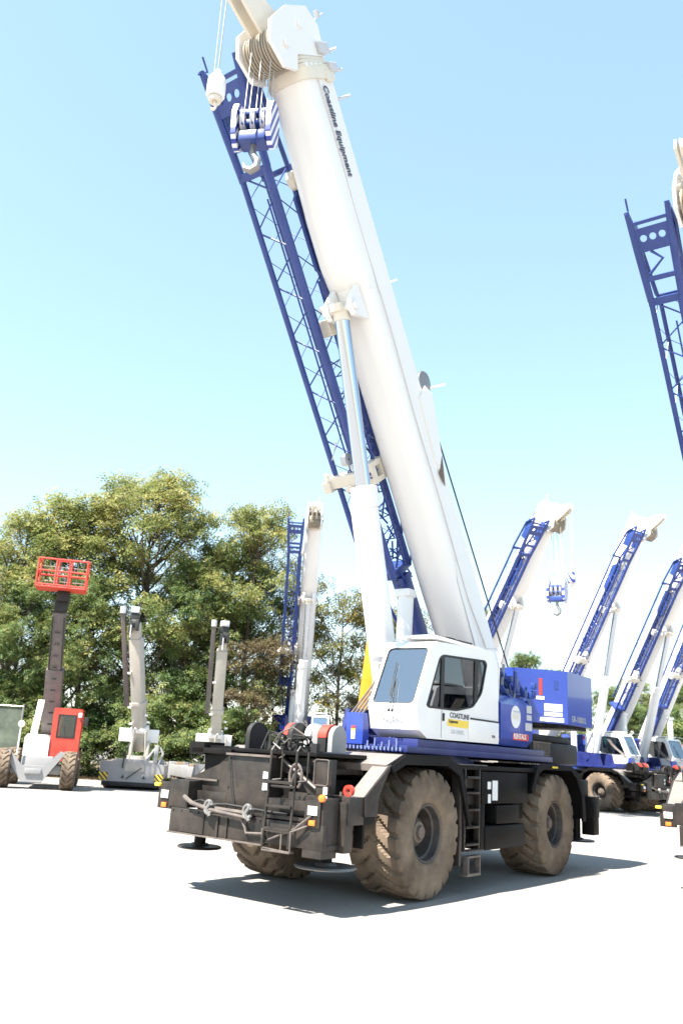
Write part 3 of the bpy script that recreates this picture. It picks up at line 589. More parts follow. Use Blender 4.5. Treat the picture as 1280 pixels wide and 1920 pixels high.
    q = loft([bsec(.425, -.2, -.36, -.62), bsec(.432, -.2, -.36, -.72), bsec(.436, -.2, -.36, -.80), bsec(.436, -.2, -.36, -.80), bsec(.432, -.2, -.34, -.72), bsec(.42, -.2, -.32, -.64)], [9.0, 9.25, 9.6, 10.4, 11.2, 12.2]); mb.add(q.v, q.f)
    mb.tube([(8.81, -.36, -.96), (8.81, .36, -.96)], .075, 14); bp(mb, 'cylinder_bracket', M['white'])
    # reinforcing plate at the boom foot, hose line along the side
    mb = MB(); mb.box(-.2, 3.6, .432, .444, -.30, -.27); mb.prism([(.2, -.5), (3.2, -.42), (3.5, -.30), (3.0, -.28), (.2, -.28)], 'y', .425, .437); bp(mb, 'side_plate', M['white'])
    mb = MB(); rnd = random.Random(2); pts = []
    for k in range(60):
        x = .2 + k * .21; pts.append((x, .446 - (.0 if x < 9 else .01), -.24 + .016 * math.sin(x * 1.7) + (.14 * max(0, 1 - abs(x - 1.6) / 1.2)) + rnd.uniform(-.004, .004)))
    mb.tube(pts, .009, 5); bp(mb, 'hose_line', M['seam'])
    # top fairing with guide sheave
    mb = MB(); mb.prism([(5.55, .30), (6.75, .62), (6.95, .42), (6.8, .10), (5.6, .02), (5.2, .12)], 'y', .30, .46); mb.tube([(6.85, -.1, .62), (6.85, .75, .68)], .022, 8); bp(mb, 'rope_guide', M['white'])
    for x, y, t_ in ((9.0, .38, .62), (5.35, .1, .80)):
        mb = MB(); mb.tube([(x, y, .3), (x, y, t_)], .02, 6); bp(mb, 'guide_post', M['white'])
    mb = MB(); mb.lathe([(-.12, .001), (-.12, .22), (-.09, .24), (0, .20), (.09, .24), (.12, .22), (.12, .001)], 'y', (7.0, .30, .52), 28); bp(mb, 'guide_sheave', M['steel'])
    mb = MB(); mb.prism([(5.0, .08), (5.55, .30), (5.3, .02)], 'y', .455, .47); bp(mb, 'painted_shadow', M['hub'])  # solid brown sliver painted as the shadow at the fairing's lower end
    SH = .22
    def shf(m_):
        m_.v = [(v[0] - SH, v[1], v[2]) for v in m_.v]; return m_
    # head: sheave block hanging forward under the tip
    mb = MB(); sp_ = [(13.22, .32), (13.75, .38), (14.05, .15), (14.0, -.5), (13.75, -1.05), (13.4, -1.25), (13.0, -1.05), (12.95, -.70), (13.22, -.55)]
    for y in (-.38, .32): mb.prism(sp_, 'y', y, y + .06)
    mb.box(13.22, 13.45, -.31, .31, -.55, .30, .02); mb.box(13.4, 13.95, -.31, .31, -.1, .30, .04); mb.tube([(13.35, -.44, -.85), (13.35, .44, -.85)], .06, 12); mb.tube([(13.7, -.42, -.25), (13.7, .42, -.25)], .06, 12)
    for k in range(5): mb.box(13.0 + .02 * k, 13.08, .38, .44, -.5 + k * .15, -.42 + k * .15)
    bh = bp(shf(mb), 'boom_head', M['white'])
    for y in (-.22, -.11, 0, .11, .22):
        q = MB(); q.lathe([(-.045, .05), (-.045, .33), (-.02, .33), (0, .26), (.02, .33), (.045, .33), (.045, .05)], 'y', (13.35 - SH, y, -.85), 30, True); q.build('sheave', M['sheave'], bh)
    for y in (-.15, .15):
        q = MB(); q.lathe([(-.045, .05), (-.045, .24), (0, .20), (.045, .24), (.045, .05)], 'y', (13.7 - SH, y, -.25), 26, True); q.build('sheave', M['sheave'], bh)
    mb = MB()
    for y in (-.15, .07): mb.prism([(13.4, -.9), (14.05, -1.25), (14.45, -1.42), (14.6, -1.3), (14.4, -.9), (13.8, -.2)], 'y', y, y + .05)
    mb.lathe([(-.05, .05), (-.05, .20), (0, .16), (.05, .20), (.05, .05)], 'y', (14.40, 0, -1.22), 26, True); bp(shf(mb), 'boom_nose', M['cream'])
    mb = MB()
    for x, z, l in ((13.3, .42, .35), (12.95, .45, .30), (12.5, .42, .4)): mb.tube([(x, .38, z - .1), (x + .05, .46, z + l * .6)], .03, 6)
    mb.box(13.25, 13.45, .38, .46, .1, .42, .02); mb.box(12.95, 13.1, .42, .5, .2, .46, .02); mb.tube([(13.75, .2, .35), (14.0, .2, .75), (14.05, .25, .9)], .015, 6); mb.box(13.98, 14.1, .17, .25, .72, .8, .01)
    bp(shf(mb), 'head_fittings', M['silver'])
    tx = text('Coastline Equipment', .205, 'lettering', M['navyprint'], C, (12.50, .434, -.06), (-1, 0, 0), (0, 0, 1), .005, .15, sx=.9); parts.append(tx)
    # ---- stowed lattice jib on the far side of the boom
    def zig(mb, a0, a1, b0, b1, n, r):
        a0, a1, b0, b1 = map(Vector, (a0, a1, b0, b1))
        for k in range(n):
            t0 = k / n; t1 = (k + .42) / n; t2 = (k + .5) / n; t3 = (k + 1) / n
            mb.tube([a0.lerp(a1, t0), b0.lerp(b1, t1)], r, 6); mb.tube([b0.lerp(b1, t2), a0.lerp(a1, min(1, t3 - .04 / n))], r * .85, 6)
    XA, XB = 3.6, 11.5; P = {'ol': (-1.20, -.97), 'il': (-.62, -.97), 'iu': (-.60, -.32), 'ou': (-1.16, -.32)}
    base = MB(); base.box(11.4, 11.55, -1.25, -.55, -1.02, -.94, .01); base.box(11.4, 11.5, -1.22, -.58, -.36, -.28, .01); base.box(3.55, 3.7, -1.22, -.58, -1.0, -.3, .02)
    jib = bp(base, 'lattice_jib', M['lattice'])
    for key, r in (('ol', .055), ('il', .078), ('iu', .06), ('ou', .045)):
        q = MB(); y, z = P[key]; xa = XA if key != 'ou' else XA + .4; q.tube([(xa, y, z), (XB, y, z)], r, 12); q.build('chord', M['lattice'], jib)
    q = MB()
    E_ = lambda key, x: (x, P[key][0], P[key][1])
    zig(q, E_('ol', XB), E_('ol', XA), E_('il', XB), E_('il', XA), 8, .018); zig(q, E_('iu', XB), E_('iu', XA), E_('il', XB), E_('il', XA), 8, .014)
    zig(q, E_('ou', XB), E_('ou', XA), E_('ol', XB), E_('ol', XA), 8, .008); zig(q, E_('ou', XB), E_('ou', XA), E_('iu', XB), E_('iu', XA), 8, .008); q.build('lacing', M['lattice'], jib)
    q = MB(); rnd = random.Random(14)
    for k in range(26):
        x = 3.7 + k * .17; q.tube([(x, -.60, -.36), (x + rnd.uniform(-.2, .2), -.62, -.93)], .013, 5)
    q.tube([(3.6, -.86, -.95), (11.0, -.80, -.97)], .018, 6); q.tube([(3.7, -.5, -.6), (9.4, -.5, -.62)], .03, 6); q.build('lacing', M['lattice'], jib)
    # top yoke: tapered prongs joined by a drilled plate
    q = MB()
    for (ya, yb) in ((-1.20, -1.30), (-.60, -.52)):
        q.tube([(11.5, ya, -.97), (12.6, (ya + yb) / 2, -1.0), (13.35, yb, -1.02)], [.07, .075, .05], 10); q.tube([(11.5, ya, -.34), (12.9, yb, -.60), (13.3, yb, -.98)], .045, 8)
        q.box(12.2, 13.1, (ya + yb) / 2 - .02, (ya + yb) / 2 + .02, -1.0, -.62, .005)
    hole = lambda c, z, r=.07: [(c + r * math.cos(t), z + r * math.sin(t)) for t in [2 * math.pi * k / 12 for k in range(12)]]
    pl = MB(); pl.prism([(-1.24, 12.5), (-.56, 12.5), (-.53, 12.98), (-1.28, 12.98)], 'z', -1.04, -1.0, [hole(-1.08, 12.77), hole(-.90, 12.77), hole(-.72, 12.77)])
    q.add([(v[1], v[0], v[2]) for v in pl.v], pl.f)
    q.box(11.9, 12.0, -1.22, -.58, -1.04, -.95, .01); q.box(13.05, 13.12, -1.28, -.54, -1.05, -.98, .01); q.tube([(12.05, -1.1, -1.0), (12.3, -.8, -1.0), (12.5, -1.0, -1.0)], .03, 6); q.tube([(13.3, -1.3, -1.12), (13.35, -1.3, -.85), (13.6, -1.3, -.85)], .02, 6)
    q.build('jib_yoke', M['lattice'], jib)
    q = MB(); q.prism([(9.6, -.55), (10.9, -.55), (11.1, -.30), (10.9, -.02), (9.7, -.05), (9.4, -.3)], 'y', -.56, -.50); q.box(5.9, 9.5, -.56, -.48, -.42, -.26, .01); q.build('side_beam', M['lattice'], jib); q = MB(); q.tube([(3.7, -1.1, -.9), (2.0, -.95, -.7)], .035, 8); q.build('strut', M['lattice'], jib); q = MB(); q.box(1.6, 3.5, -.80, -.55, -.80, -.45, .02)
    q.build('jib_extension', M['lattice'], jib)
    q = MB(); rnd = random.Random(4)
    for k in range(30):
        x = 3.2 + rnd.random() * 3.2; y = -.62 + rnd.random() * .14; z = -.9 + rnd.random() * .7; q.tube([(x, y, z), (x + rnd.uniform(.1, .5), y + rnd.uniform(-.1, .1), z + rnd.uniform(-.3, .3))], .02, 5)
    for k in range(18):
        x = 1.7 + k * .11; q.tube([(x, -.66, -.85), (x + .08, -.62, -.42)], .014, 5)
    q.build('jib_cables', M['lattice'], jib)
    q = MB(); q.box(5.9, 6.0, -.75, -.68, -1.08, -.98, .01); q.lathe([(-.06, .02), (-.06, .13), (.06, .13), (.06, .02)], 'y', (6.1, -.85, -.97), 18); q.tube([(6.15, -1.15, -1.0), (6.5, -.9, -1.04)], .014, 6); q.build('deflector_roller', M['silver'], jib)
    for j, (x, ya, yb, z0, z1) in enumerate(((5.72, -1.38, -.62, -1.12, -.86), (8.55, -.66, -.44, -.80, -.45))):
        mb = MB()
        if j == 0:
            mb.box(x - .12, x + .12, ya, yb, z0, z1, .02); mb.box(x - .18, x + .05, ya - .06, ya + .12, z0 - .06, z1 + .1, .02); mb.prism([(x - .2, -.95), (x + .22, -.95), (x + .22, -.35), (x - .2, -.35)], 'y', -.62, -.38, [[(x - .10, -.80), (x + .12, -.80), (x + .12, -.62), (x - .10, -.62)]])
            mb.tube([(x, -1.3, -.9), (x + .2, -1.3, -1.15)], .04, 8); mb.tube([(x - .2, -.95, -1.1), (x - .1, -.8, -1.12)], .05, 8)
        else:
            mb.box(x - .16, x + .16, ya, yb, z0, z1, .03); mb.tube([(x + .1, -.7, -.85), (x + .1, -.62, -.6)], .03, 8); mb.tube([(x + .35, -.40, -1.0), (x + .35, -.30, -.8)], .045, 10)
        bp(mb, 'jib_bracket', M['cream'])
    mb = MB(); mb.lathe([(-.06, .001), (-.06, .17), (.06, .17), (.06, .001)], 'y', (11.2, -.50, -.42), 22); lug = bp(mb, 'jib_lug', M['cream'])
    q = MB(); q.box(11.14, 11.26, -.58, -.555, -.50, -.36, .01); q.build('pin', M['rope'], lug)
    # ---- lift cylinder (posed below)
    mb = MB(); mb.lathe([(-.15, .001), (-.15, .15), (.0, .18), (.2, .215), (3.9, .215), (3.92, .245), (4.28, .245), (4.3, .16), (4.3, .001)], 'z', n=36); mb.lathe([(1.3, .216), (1.3, .235), (1.5, .235), (1.5, .216)], 'z', n=36); mb.box(-.3, -.2, -.05, .05, .3, 4.0, .01)
    cyl = mb.build('lift_cylinder', M['white'], C)
    mb = MB(); mb.tube([(0, 0, 0), (0, 0, 7.2)], .135, 32); rod = mb.build('cylinder_rod', M['chrome'], C, 60)
    mb = MB(); mb.tube([(0, 0, -.1), (0, 0, .12)], .15, 20); mb.box(-.12, .12, -.2, .2, .05, .2, .02); eye = mb.build('rod_end', M['cream'], C)
    mb = MB(); mb.tube([(.12, -.45, 2.2), (.05, -.45, 5.05)], .155, 20); mb.box(-.06, .22, -.62, -.28, 5.0, 5.15, .02); mb.build('support_post', M['white'], C)
    # hoist ropes
    ropes = []
    for k in range(2):
        mb = MB(); mb.tube([(0, 0, 0), (0, 0, 1)], .016, 6); ropes.append(mb.build('hoist_rope', M['rope'], C))
    C['_'] = 0; del C['_']
    return C
def key(o): return o.name.split('.')[0]
BOOMP = ('boom_section', 'boom_collar', 'cylinder_bracket', 'side_plate', 'hose_line', 'rope_guide', 'guide_post', 'guide_sheave', 'painted_shadow', 'boom_head', 'boom_nose', 'head_fittings', 'lattice_jib', 'jib_bracket', 'jib_lug')
def bpt(x, y, z, a): return Vector((PIV.x + x * math.cos(a) - z * math.sin(a), y, PIV.z + x * math.sin(a) + z * math.cos(a)))
def pose(C, deg):
    a = R(deg); rp = 0
    for o in children(C):
        k = key(o)
        if k in BOOMP or k == 'lettering': o.location = PIV; o.rotation_euler = (0, -a, 0)
        base = Vector((1.0, 0, 2.48)); tip = bpt(8.81, 0, -.96, a); d = tip - base
        if k in ('lift_cylinder', 'cylinder_rod', 'rod_end'):
            o.rotation_euler = d.to_track_quat('Z', 'Y').to_euler()
            L = d.length
            if k == 'lift_cylinder': o.location = base
            elif k == 'rod_end': o.location = tip - d.normalized() * .12
            else: o.location = base + d.normalized() * .3; o.scale = (1, 1, (L - .4) / 7.2)
        if k == 'hoist_rope':
            p = bpt(6.95, .2, .78, a); q = Vector((-3.36, .2, 3.80)); dd = p - q
            if rp == 1: p = bpt(6.3, .22, .42, a); q = Vector((-2.92, .22, 3.50)); dd = p - q
            o.location = q; o.rotation_euler = dd.to_track_quat('Z', 'Y').to_euler(); o.scale = (1, 1, dd.length); rp += 1
crane = make_crane(); pose(crane, 54)
HQ = -2.21044
def place(c, x, y, h, deg, lab):
    c.location = (x, y, 0); c.rotation_euler = (0, 0, h); pose(c, deg)
    tag(c, lab, 'crane', 'white and blue rough terrain cranes')
fleet = [(1.753, 16.298, HQ, 54, 'large white and blue crane on dusty brown tyres in the centre foreground'),
 (10.2, 19.3, -2.19, 50.5, 'white and blue crane mostly cut off by the right edge, its tall jib above'),
 (6.95, 43.0, -1.15, 49.5, 'background crane nearest behind the foreground crane, with hook block dangling in the open sky'),
 (13.3, 46.8, -.94, 60, 'background crane with one tyre showing just right of the foreground crane counterweight'),
 (17.2, 50.0, -1.25, 52, 'background crane second to the right of the foreground crane counterweight, low raised boom'),
 (20.4, 51.6, -1.10, 60, 'background crane farthest right in the row, half cut off by the picture edge'),
 (-1.58, 47.5, -1.53, 54, 'background crane seen head on between the trees, its boom upright left of the centre')]
cr = []
for i, f in enumerate(fleet):
    c = crane if i == 0 else copy_tree(crane)
    place(c, *f); cr.append(c)

# ------------------------------------------------------------------ hook blocks and overhaul balls (hang from the boom heads)
def hook_curve(s=1.0, z0=0.0):
    return [(0, 0, z0), (0, 0, z0 - .12 * s), (0, .03 * s, z0 - .2 * s), (0, .10 * s, z0 - .30 * s), (0, .09 * s, z0 - .42 * s), (0, 0, z0 - .48 * s), (0, -.10 * s, z0 - .43 * s), (0, -.13 * s, z0 - .34 * s)]
def make_block():
    o = empty('hook_block', (0, 0, 0))
    for y in (-.40, .30):
        mb = MB(); mb.prism([(-.22, -.1), (-.30, -.35), (-.26, -.80), (-.08, -.98), (.08, -.98), (.26, -.80), (.30, -.35), (.22, -.1), (.1, 0), (-.1, 0)], 'y', y, y + .10); mb.build('cheek_plate', M['bluestripe'], o)
    mb = MB(); mb.box(-.20, .20, -.30, .30, -.34, -.22, .03); mb.box(-.20, .20, -.30, .30, -.56, -.46, .03); mb.box(-.2, .2, -.28, .28, -.92, -.70, .05); mb.build('cross_bar', M['lattice'], o)
    for y in (-.2, 0, .2):
        mb = MB(); mb.lathe([(-.045, .05), (-.045, .26), (0, .21), (.045, .26), (.045, .05)], 'y', (0, y, -.42), 24, True); mb.build('sheave', M['silver'], o)
    mb = MB(); mb.tube(hook_curve(1.2, -.92), [.06, .06, .065, .075, .08, .08, .06, .03], 10); mb.build('hook', M['steel'], o)
    for y in (-.22, 0.02, .24):
        mb = MB(); mb.tube([(.1, y, -.3), (.1, y * .9, 1.0)], .012, 6); mb.tube([(-.15, y, -.3), (-.15, y * .9, 1.0)], .012, 6); mb.build('rope', M['palerope'], o)
    return o
def make_ball(mtl):
    o = empty('overhaul_ball', (0, 0, 0))
    mb = MB(); mb.lathe([(0, .001), (0, .07), (-.12, .10), (-.16, .15), (-.22, .19), (-.42, .20), (-.62, .20), (-.68, .17), (-.70, .001)], 'z', n=30); mb.build('weight', mtl, o)
    mb = MB(); mb.lathe([(-.70, .14), (-.78, .13), (-.78, .06), (-.72, .001)], 'z', n=24); mb.tube(hook_curve(.5, -.74), .03, 8); mb.build('hook', M['cream'], o)
    mb = MB(); mb.tube([(0, 0, 0), (0, 0, 1.0)], .014, 6); mb.tube([(.10, 0, -.1), (.14, 0, 1.0)], .012, 6); mb.build('rope', M['palerope'], o)
    return o
hb = make_block(); ob = make_ball(M['white'])
def hang(o, c, local, drop, rz, lab, cat, grp, sc=1.0):
    w = c.matrix_basis @ local if False else Matrix.Translation(c.location) @ Matrix.Rotation(c.rotation_euler.z, 4, 'Z') @ local
    o.location = w - Vector((0, 0, drop)); o.rotation_euler = (0, 0, c.rotation_euler.z + rz); o.scale = (sc, sc, sc); tag(o, lab, cat, grp)
    for ch in children(o):
        if key(ch) == 'rope': ch.scale = (1, 1, drop / sc)
def hookp(deg): return bpt(13.13, 0, -1.0, R(deg)), bpt(14.18, 0, -1.36, R(deg))
pa, pb = hookp(54)
hang(hb, crane, pa, 1.05, R(25), 'large blue and white striped hook block hanging at the foreground boom head', 'hook block', 'crane hook blocks', .82)
hang(ob, crane, pb, 1.72, 0, 'cream white cylindrical overhaul weight hanging left of the foreground boom head', 'overhaul ball', 'crane overhaul balls', .72)
def again(o, idx, which, drop, rz, lab, cat, grp, sc=1.0, stripe=False):
    c = copy_tree(o); deg = fleet[idx][3]; hang(c, cr[idx], hookp(deg)[which], drop, rz, lab, cat, grp, sc)
    if stripe:
        for ch in children(c):
            if key(ch) == 'weight': ch.data = ch.data.copy(); ch.data.materials[0] = M['bluestripe']
    return c
again(hb, 2, 0, 2.5, R(-55), 'dark blue hook block dangling on long ropes in open sky, background right', 'hook block', 'crane hook blocks', 1.0)
again(ob, 2, 1, 2.7, 0, 'small blue striped overhaul ball dangling beside the dark blue hook block in open sky', 'overhaul ball', 'crane overhaul balls', .9, True)
again(hb, 4, 0, 1.6, 0, 'hook block tucked against the second boom at the right, near the picture edge', 'hook block', 'crane hook blocks', .9)

#MORE
# ------------------------------------------------------------------ telehandler with a raised work basket
def telehandler():
    o = empty('telehandler', (-11.05, 34.2, 0))
    for x in (-1.15, 1.22):
        for y in (0, 3.0):
            mb = MB(); tb = tyre_mesh(.72, .52, .33, 18, .05); mb.v = [(v[1], v[0], v[2]) for v in tb.v]; mb.f = tb.f
            w = MB(); w.lathe([(-.2, .001), (-.2, .2), (-.12, .34), (.12, .34), (.2, .2), (.2, .001)], 'x', n=24); r_ = w.build('wheel', M['grey'], o, 30, (x, y, .72)); t = mb.build('tyre', M['tyre'], r_, 25)
    mb = MB(); mb.box(-.55, .6, -.1, 3.6, .55, 1.2, .05); mb.box(-.9, .95, -.15, .15, .55, .85, .04); mb.box(-.9, .95, 2.85, 3.15, .55, .85, .04); mb.build('chassis', M['grey'], o)
    mb = MB(); mb.prism([(-.58, 1.2), (.35, 1.2), (.35, 1.85), (.2, 2.0), (-.5, 2.0), (-.58, 1.85)], 'y', .2, 2.4); mb.build('engine_hood', M['white'], o)
    mb = MB(); mb.prism([(-.45, .25), (.3, .25), (.62, .75), (1.05, 1.35), (.85, 1.42), (.35, .85), (-.5, .85), (-1.0, 1.4), (-1.2, 1.3), (-.75, .7)], 'y', -.35, -.12); mb.box(-.35, .25, -.42, -.35, .55, .75, .02); mb.build('stabiliser_frame', M['grey'], o)
    # cab
    mb = MB(); win = [(.58, 1.95), (1.22, 1.95), (1.22, 2.78), (.58, 2.78)]
    mb.prism([(.38, 1.05), (1.42, 1.05), (1.45, 2.9), (1.35, 3.05), (.45, 3.05), (.35, 2.9)], 'y', .25, .32, [win]); mb.prism([(.38, 1.05), (1.42, 1.05), (1.45, 2.9), (1.35, 3.05), (.45, 3.05), (.35, 2.9)], 'y', 1.75, 1.82, [win])
    mb.box(.36, 1.43, .32, 1.75, 2.98, 3.04); mb.box(.36, 1.43, .32, 1.75, 1.05, 1.9); 
    for x in (.38, 1.38): mb.box(x, x + .05, .32, 1.75, 1.9, 2.98) if False else mb.tube([(x + .02, 1.0, 1.9), (x + .02, 1.0, 2.98)], .04, 6)
    cb = mb.build('cab', M['orangered'], o); mb = MB(); mb.box(.58, 1.22, .275, .285, 1.95, 2.78); mb.build('window', M['glass'], cb); mb = MB(); mb.box(.7, 1.1, 1.0, 1.2, 1.9, 2.6, .05); mb.build('operator_seat', M['seat'], cb)
    mb = MB(); mb.prism([(.55, 1.92), (1.25, 1.92), (1.25, 2.81), (.55, 2.81)], 'y', .235, .262, [[(.61, 1.98), (1.19, 1.98), (1.19, 2.75), (.61, 2.75)]]); mb.tube([(.9, .24, 1.95), (.8, .23, 2.4)], .012, 5); mb.build('window_seal', M['dark'], cb)
    mb = MB(); mb.box(1.30, 1.44, .12, .24, 2.72, 2.9, .03); mb.build('cab_lamp', M['lens'], cb)
    mb = MB(); mb.tube([(1.42, .2, 2.6), (1.62, .1, 2.62)], .015, 6); mb.box(1.55, 1.70, .06, .10, 2.4, 2.75, .02); mb.build('mirror', M['dark'], cb)
    # telescopic boom towards the camera
    def beam(a, b, w, h, name, m_):
        a, b = Vector(a), Vector(b); d = (b - a); L = d.length; mb = MB(); mb.box(-w / 2, w / 2, -h / 2, h / 2, 0, L, .015); q = mb.build(name, m_, o); q.location = a; q.rotation_euler = d.to_track_quat('Z', 'Y').to_euler(); return q
    a = Vector((.12, 2.9, 1.9)); b = Vector((-.02, .7, 6.9)); beam(a, a.lerp(b, .55), .66, .5, 'boom_section', M['brown']); beam(a.lerp(b, .4), b, .50, .4, 'boom_section', M['brown']); 
    mb = MB()
    for k in range(9): p = a.lerp(b, .1 + k * .09) + Vector((0, -.28, 0)); mb.box(p.x - .1, p.x + .1, p.y - .04, p.y, p.z, p.z + .04)
    for x in (-.27, .27): mb.tube([a + Vector((x, -.2, .3)), b + Vector((x * .85, -.2, -.3))], .03, 6)
    mb.build('boom_hoses', M['rope'], o)
    beam((-.32, .3, 1.35), (-.28, 1.6, 3.3), .24, .2, 'lift_arm', M['white'])
    mb = MB(); mb.box(-.25, .25, .4, .9, 6.85, 7.3, .04); mb.box(-.18, .3, .1, .6, 7.25, 7.65, .03); mb.box(-.35, .2, .5, .7, 6.78, 6.86); mb.build('fork_carriage', M['dark'], o)
    # basket
    mb = MB(); x0, x1, ya, yb, z0, z1 = -.98, .90, -.55, .45, 7.66, 8.98
    r = .035
    for (x, y) in ((x0, ya), (x1, ya), (x0, yb), (x1, yb), (-.28, ya), (.22, ya), (-.28, yb), (.22, yb)): mb.tube([(x, y, z0), (x, y, z1 - (.0 if y == yb else .18))], r, 8)
    for y, zz in ((ya, (z0, z0 + .08, 8.3, 8.78)), (yb, (z0, 8.3, z1))):
        for z in zz: mb.tube([(x0, y, z), (x1, y, z)], r, 8)
    for x in (x0, x1):
        for z in (z0, 8.3, 8.78): mb.tube([(x, ya, z), (x, yb, z)], r, 8)
    mb.box(-.33, .27, ya - .02, ya + .02, 8.70, 8.82); mb.box(x0, x1, ya, yb, z0 - .02, z0 + .01); mb.build('work_basket', M['orangered'], o)
    mb = MB()
    for k in range(5): mb.tube([(x0 + .1, yb + .02, 7.85 + k * .2), (x1 - .1, yb + .02, 7.85 + k * .2)], .014, 5)
    for k in range(8): mb.tube([(x0 + .12 + k * .22, yb + .02, 7.7), (x0 + .12 + k * .22, yb + .02, 8.9)], .010, 5)
    mb.build('basket_mesh', M['steel'], o)
    mb = MB(); mb.lathe([(-.05, .001), (-.05, .11), (.05, .13), (.07, .001)], 'y', (-.72, -.3, 2.35), 16); mb.tube([(-.72, -.25, 1.2), (-.72, -.25, 2.35)], .03, 6); mb.build('work_lamp', M['white'], o)
    o.rotation_euler = (0, 0, R(13)); return tag(o, 'telehandler with red cab and orange work basket raised on a brown boom', 'telehandler')
telehandler()

# ------------------------------------------------------------------ grey yard cranes
def yard_crane():
    o = empty('yard_crane', (0, 0, 0))
    mb = MB(); mb.prism([(-1.42, .30), (1.22, .30), (1.22, 1.05), (.55, 1.12), (.5, 1.22), (-.85, 1.22), (-.95, 1.12), (-1.42, 1.12)], 'y', -.6, -.3); mb.box(-1.40, 1.20, -.3, 4.2, .45, .98, .05); mb.box(-1.42, 1.22, 3.9, 4.3, .3, 1.1, .04); bd = mb.build('carrier_body', M['grey'], o)
    for x in (-1.42, .86):
        mb = MB(); mb.box(x, x + .36, -.615, -.603, .34, .66); mb.build('chevron_panel', M['chevron'], bd)
    mb = MB(); mb.box(-1.3, 1.1, -.58, 4.0, .12, .30, .02); mb.build('underframe', M['dark'], o)
    for x in (-1.15, .95):
        for y in (.7, 3.2):
            mb = MB(); mb.lathe([(-.2, .25), (-.2, .5), (-.16, .56), (.16, .56), (.2, .5), (.2, .25)], 'x', n=28); w = MB(); w.lathe([(-.14, .001), (-.14, .22), (-.2, .3), (.2, .3), (.14, .22), (.14, .001)], 'x', n=20); r_ = w.build('wheel', M['rim'], o, 30, (x, y, .56)); mb.build('tyre', M['tyre'], r_)
    mb = MB(); mb.prism([(-.42, .72), (.42, .72), (.36, 1.08), (-.36, 1.08)], 'y', -.63, -.605); mb.build('grille', M['steel'], bd)
    mb = MB()
    for (x, z) in ((-.45, .5), (.42, .5)): mb.prism([(x - .07, z - .05), (x + .07, z - .05), (x, z + .09)], 'y', -.635, -.61)
    mb.tube([(-.3, -.64, .42), (0, -.68, .66), (.3, -.64, .9)], .02, 6); mb.tube([(-.5, -.66, .85), (-.45, -.66, 1.5), (-.3, -.5, 1.9)], .03, 6); mb.build('tow_hook', M['rope'], bd)
    mb = MB(); mb.box(.72, .90, -.45, -.2, 1.1, 1.85, .03); mb.tube([(.95, -.4, 1.05), (1.1, -.35, 1.5), (.95, -.3, 1.75)], .05, 8); mb.tube([(.35, -.4, 1.1), (.75, -.3, 1.7)], .05, 8); mb.box(.85, 1.2, -.3, .1, 1.05, 1.25, .03); mb.build('outrigger_post', M['grey'], o)
    mb = MB(); mb.lathe([(1.15, .001), (1.15, .5), (1.35, .5), (1.35, .001)], 'z', (0, 1.0, 0), 24); mb.box(-.42, -.30, .6, 1.6, 1.2, 2.0, .02); mb.box(.30, .42, .6, 1.6, 1.2, 2.0, .02); mb.build('turntable', M['beige'], o)
    for x0, x1 in ((-.98, -.30), (.16, .76)):
        mb = MB(); mb.box(x0, x1, 1.3, 1.42, 1.93, 2.50, .02); mb.build('white_board', M['white'], o)
    mb = MB(); mb.tube([(-.34, .7, 1.3), (-.26, .5, 2.4), (-.24, .4, 2.5)], .05, 8); mb.tube([(.3, .7, 1.3), (.22, .5, 2.4)], .05, 8); mb.build('lift_cylinder', M['beige'], o)
    a = Vector((0, 1.5, 1.6)); b = Vector((-.75, -.7, 7.35)); d = (b - a)
    def beam(t0, t1, w, h, name, m_, off=(0, 0, 0)):
        mb = MB(); mb.box(-w / 2, w / 2, -h / 2, h / 2, 0, d.length * (t1 - t0), .02); q = mb.build(name, m_, o); q.location = a.lerp(b, t0) + Vector(off); q.rotation_euler = d.to_track_quat('Z', 'Y').to_euler(); return q
    beam(0, .82, .50, .5, 'boom_section', M['beige']); beam(.80, .93, .38, .4, 'boom_section', M['beige']); beam(.32, .36, .62, .56, 'boom_collar', M['beige']); beam(.14, .17, .7, .6, 'boom_collar', M['white'])
    beam(.30, 1.0, .20, .16, 'stowed_jib', M['brown'], (-.52, -.1, .1))
    mb = MB(); mb.box(-.95, -.55, -.9, -.45, 7.05, 7.35, .04); mb.box(-.94, -.8, -1.0, -.6, 6.5, 7.0, .03); mb.box(-.67, -.52, -1.0, -.6, 6.6, 7.05, .03); mb.lathe([(-.15, .001), (-.15, .2), (.15, .2), (.15, .001)], 'x', (-.7, -.8, 6.9), 18); mb.build('boom_head', M['rope'], o)
    mb = MB(); mb.box(-.93, -.57, -.95, -.6, 7.35, 7.62, .03); mb.tube([(-1.27, -.8, 7.3), (-1.27, -.8, 7.6)], .13, 8); mb.tube([(-.83, -1.0, 6.8), (-.83, -1.0, 6.25)], .03, 6); mb.build('head_fittings', M['silver'], o)
    mb = MB()
    for t, x in ((.55, -.34), (.3, -.38), (.25, .34), (.18, -.36), (.2, .4)):
        p = a.lerp(b, t); mb.box(p.x + x - .07, p.x + x + .07, p.y - .35, p.y - .2, p.z, p.z + .09, .02)
    mb.build('boom_lamps', M['white'], o)
    return o
yc = yard_crane(); yc.location = (-8.1, 38.2, 0); yc.rotation_euler = (0, 0, .14)
tag(yc, 'grey yard crane with yellow chevrons, left of the two, next to the telehandler', 'yard crane', 'grey yard cranes before the trees')
yc2 = copy_tree(yc); yc2.location = (-4.75, 41.0, 0); yc2.rotation_euler = (0, 0, .42)
tag(yc2, 'grey yard crane half hidden behind the foreground crane bumper, boom leaning right', 'yard crane', 'grey yard cranes before the trees')

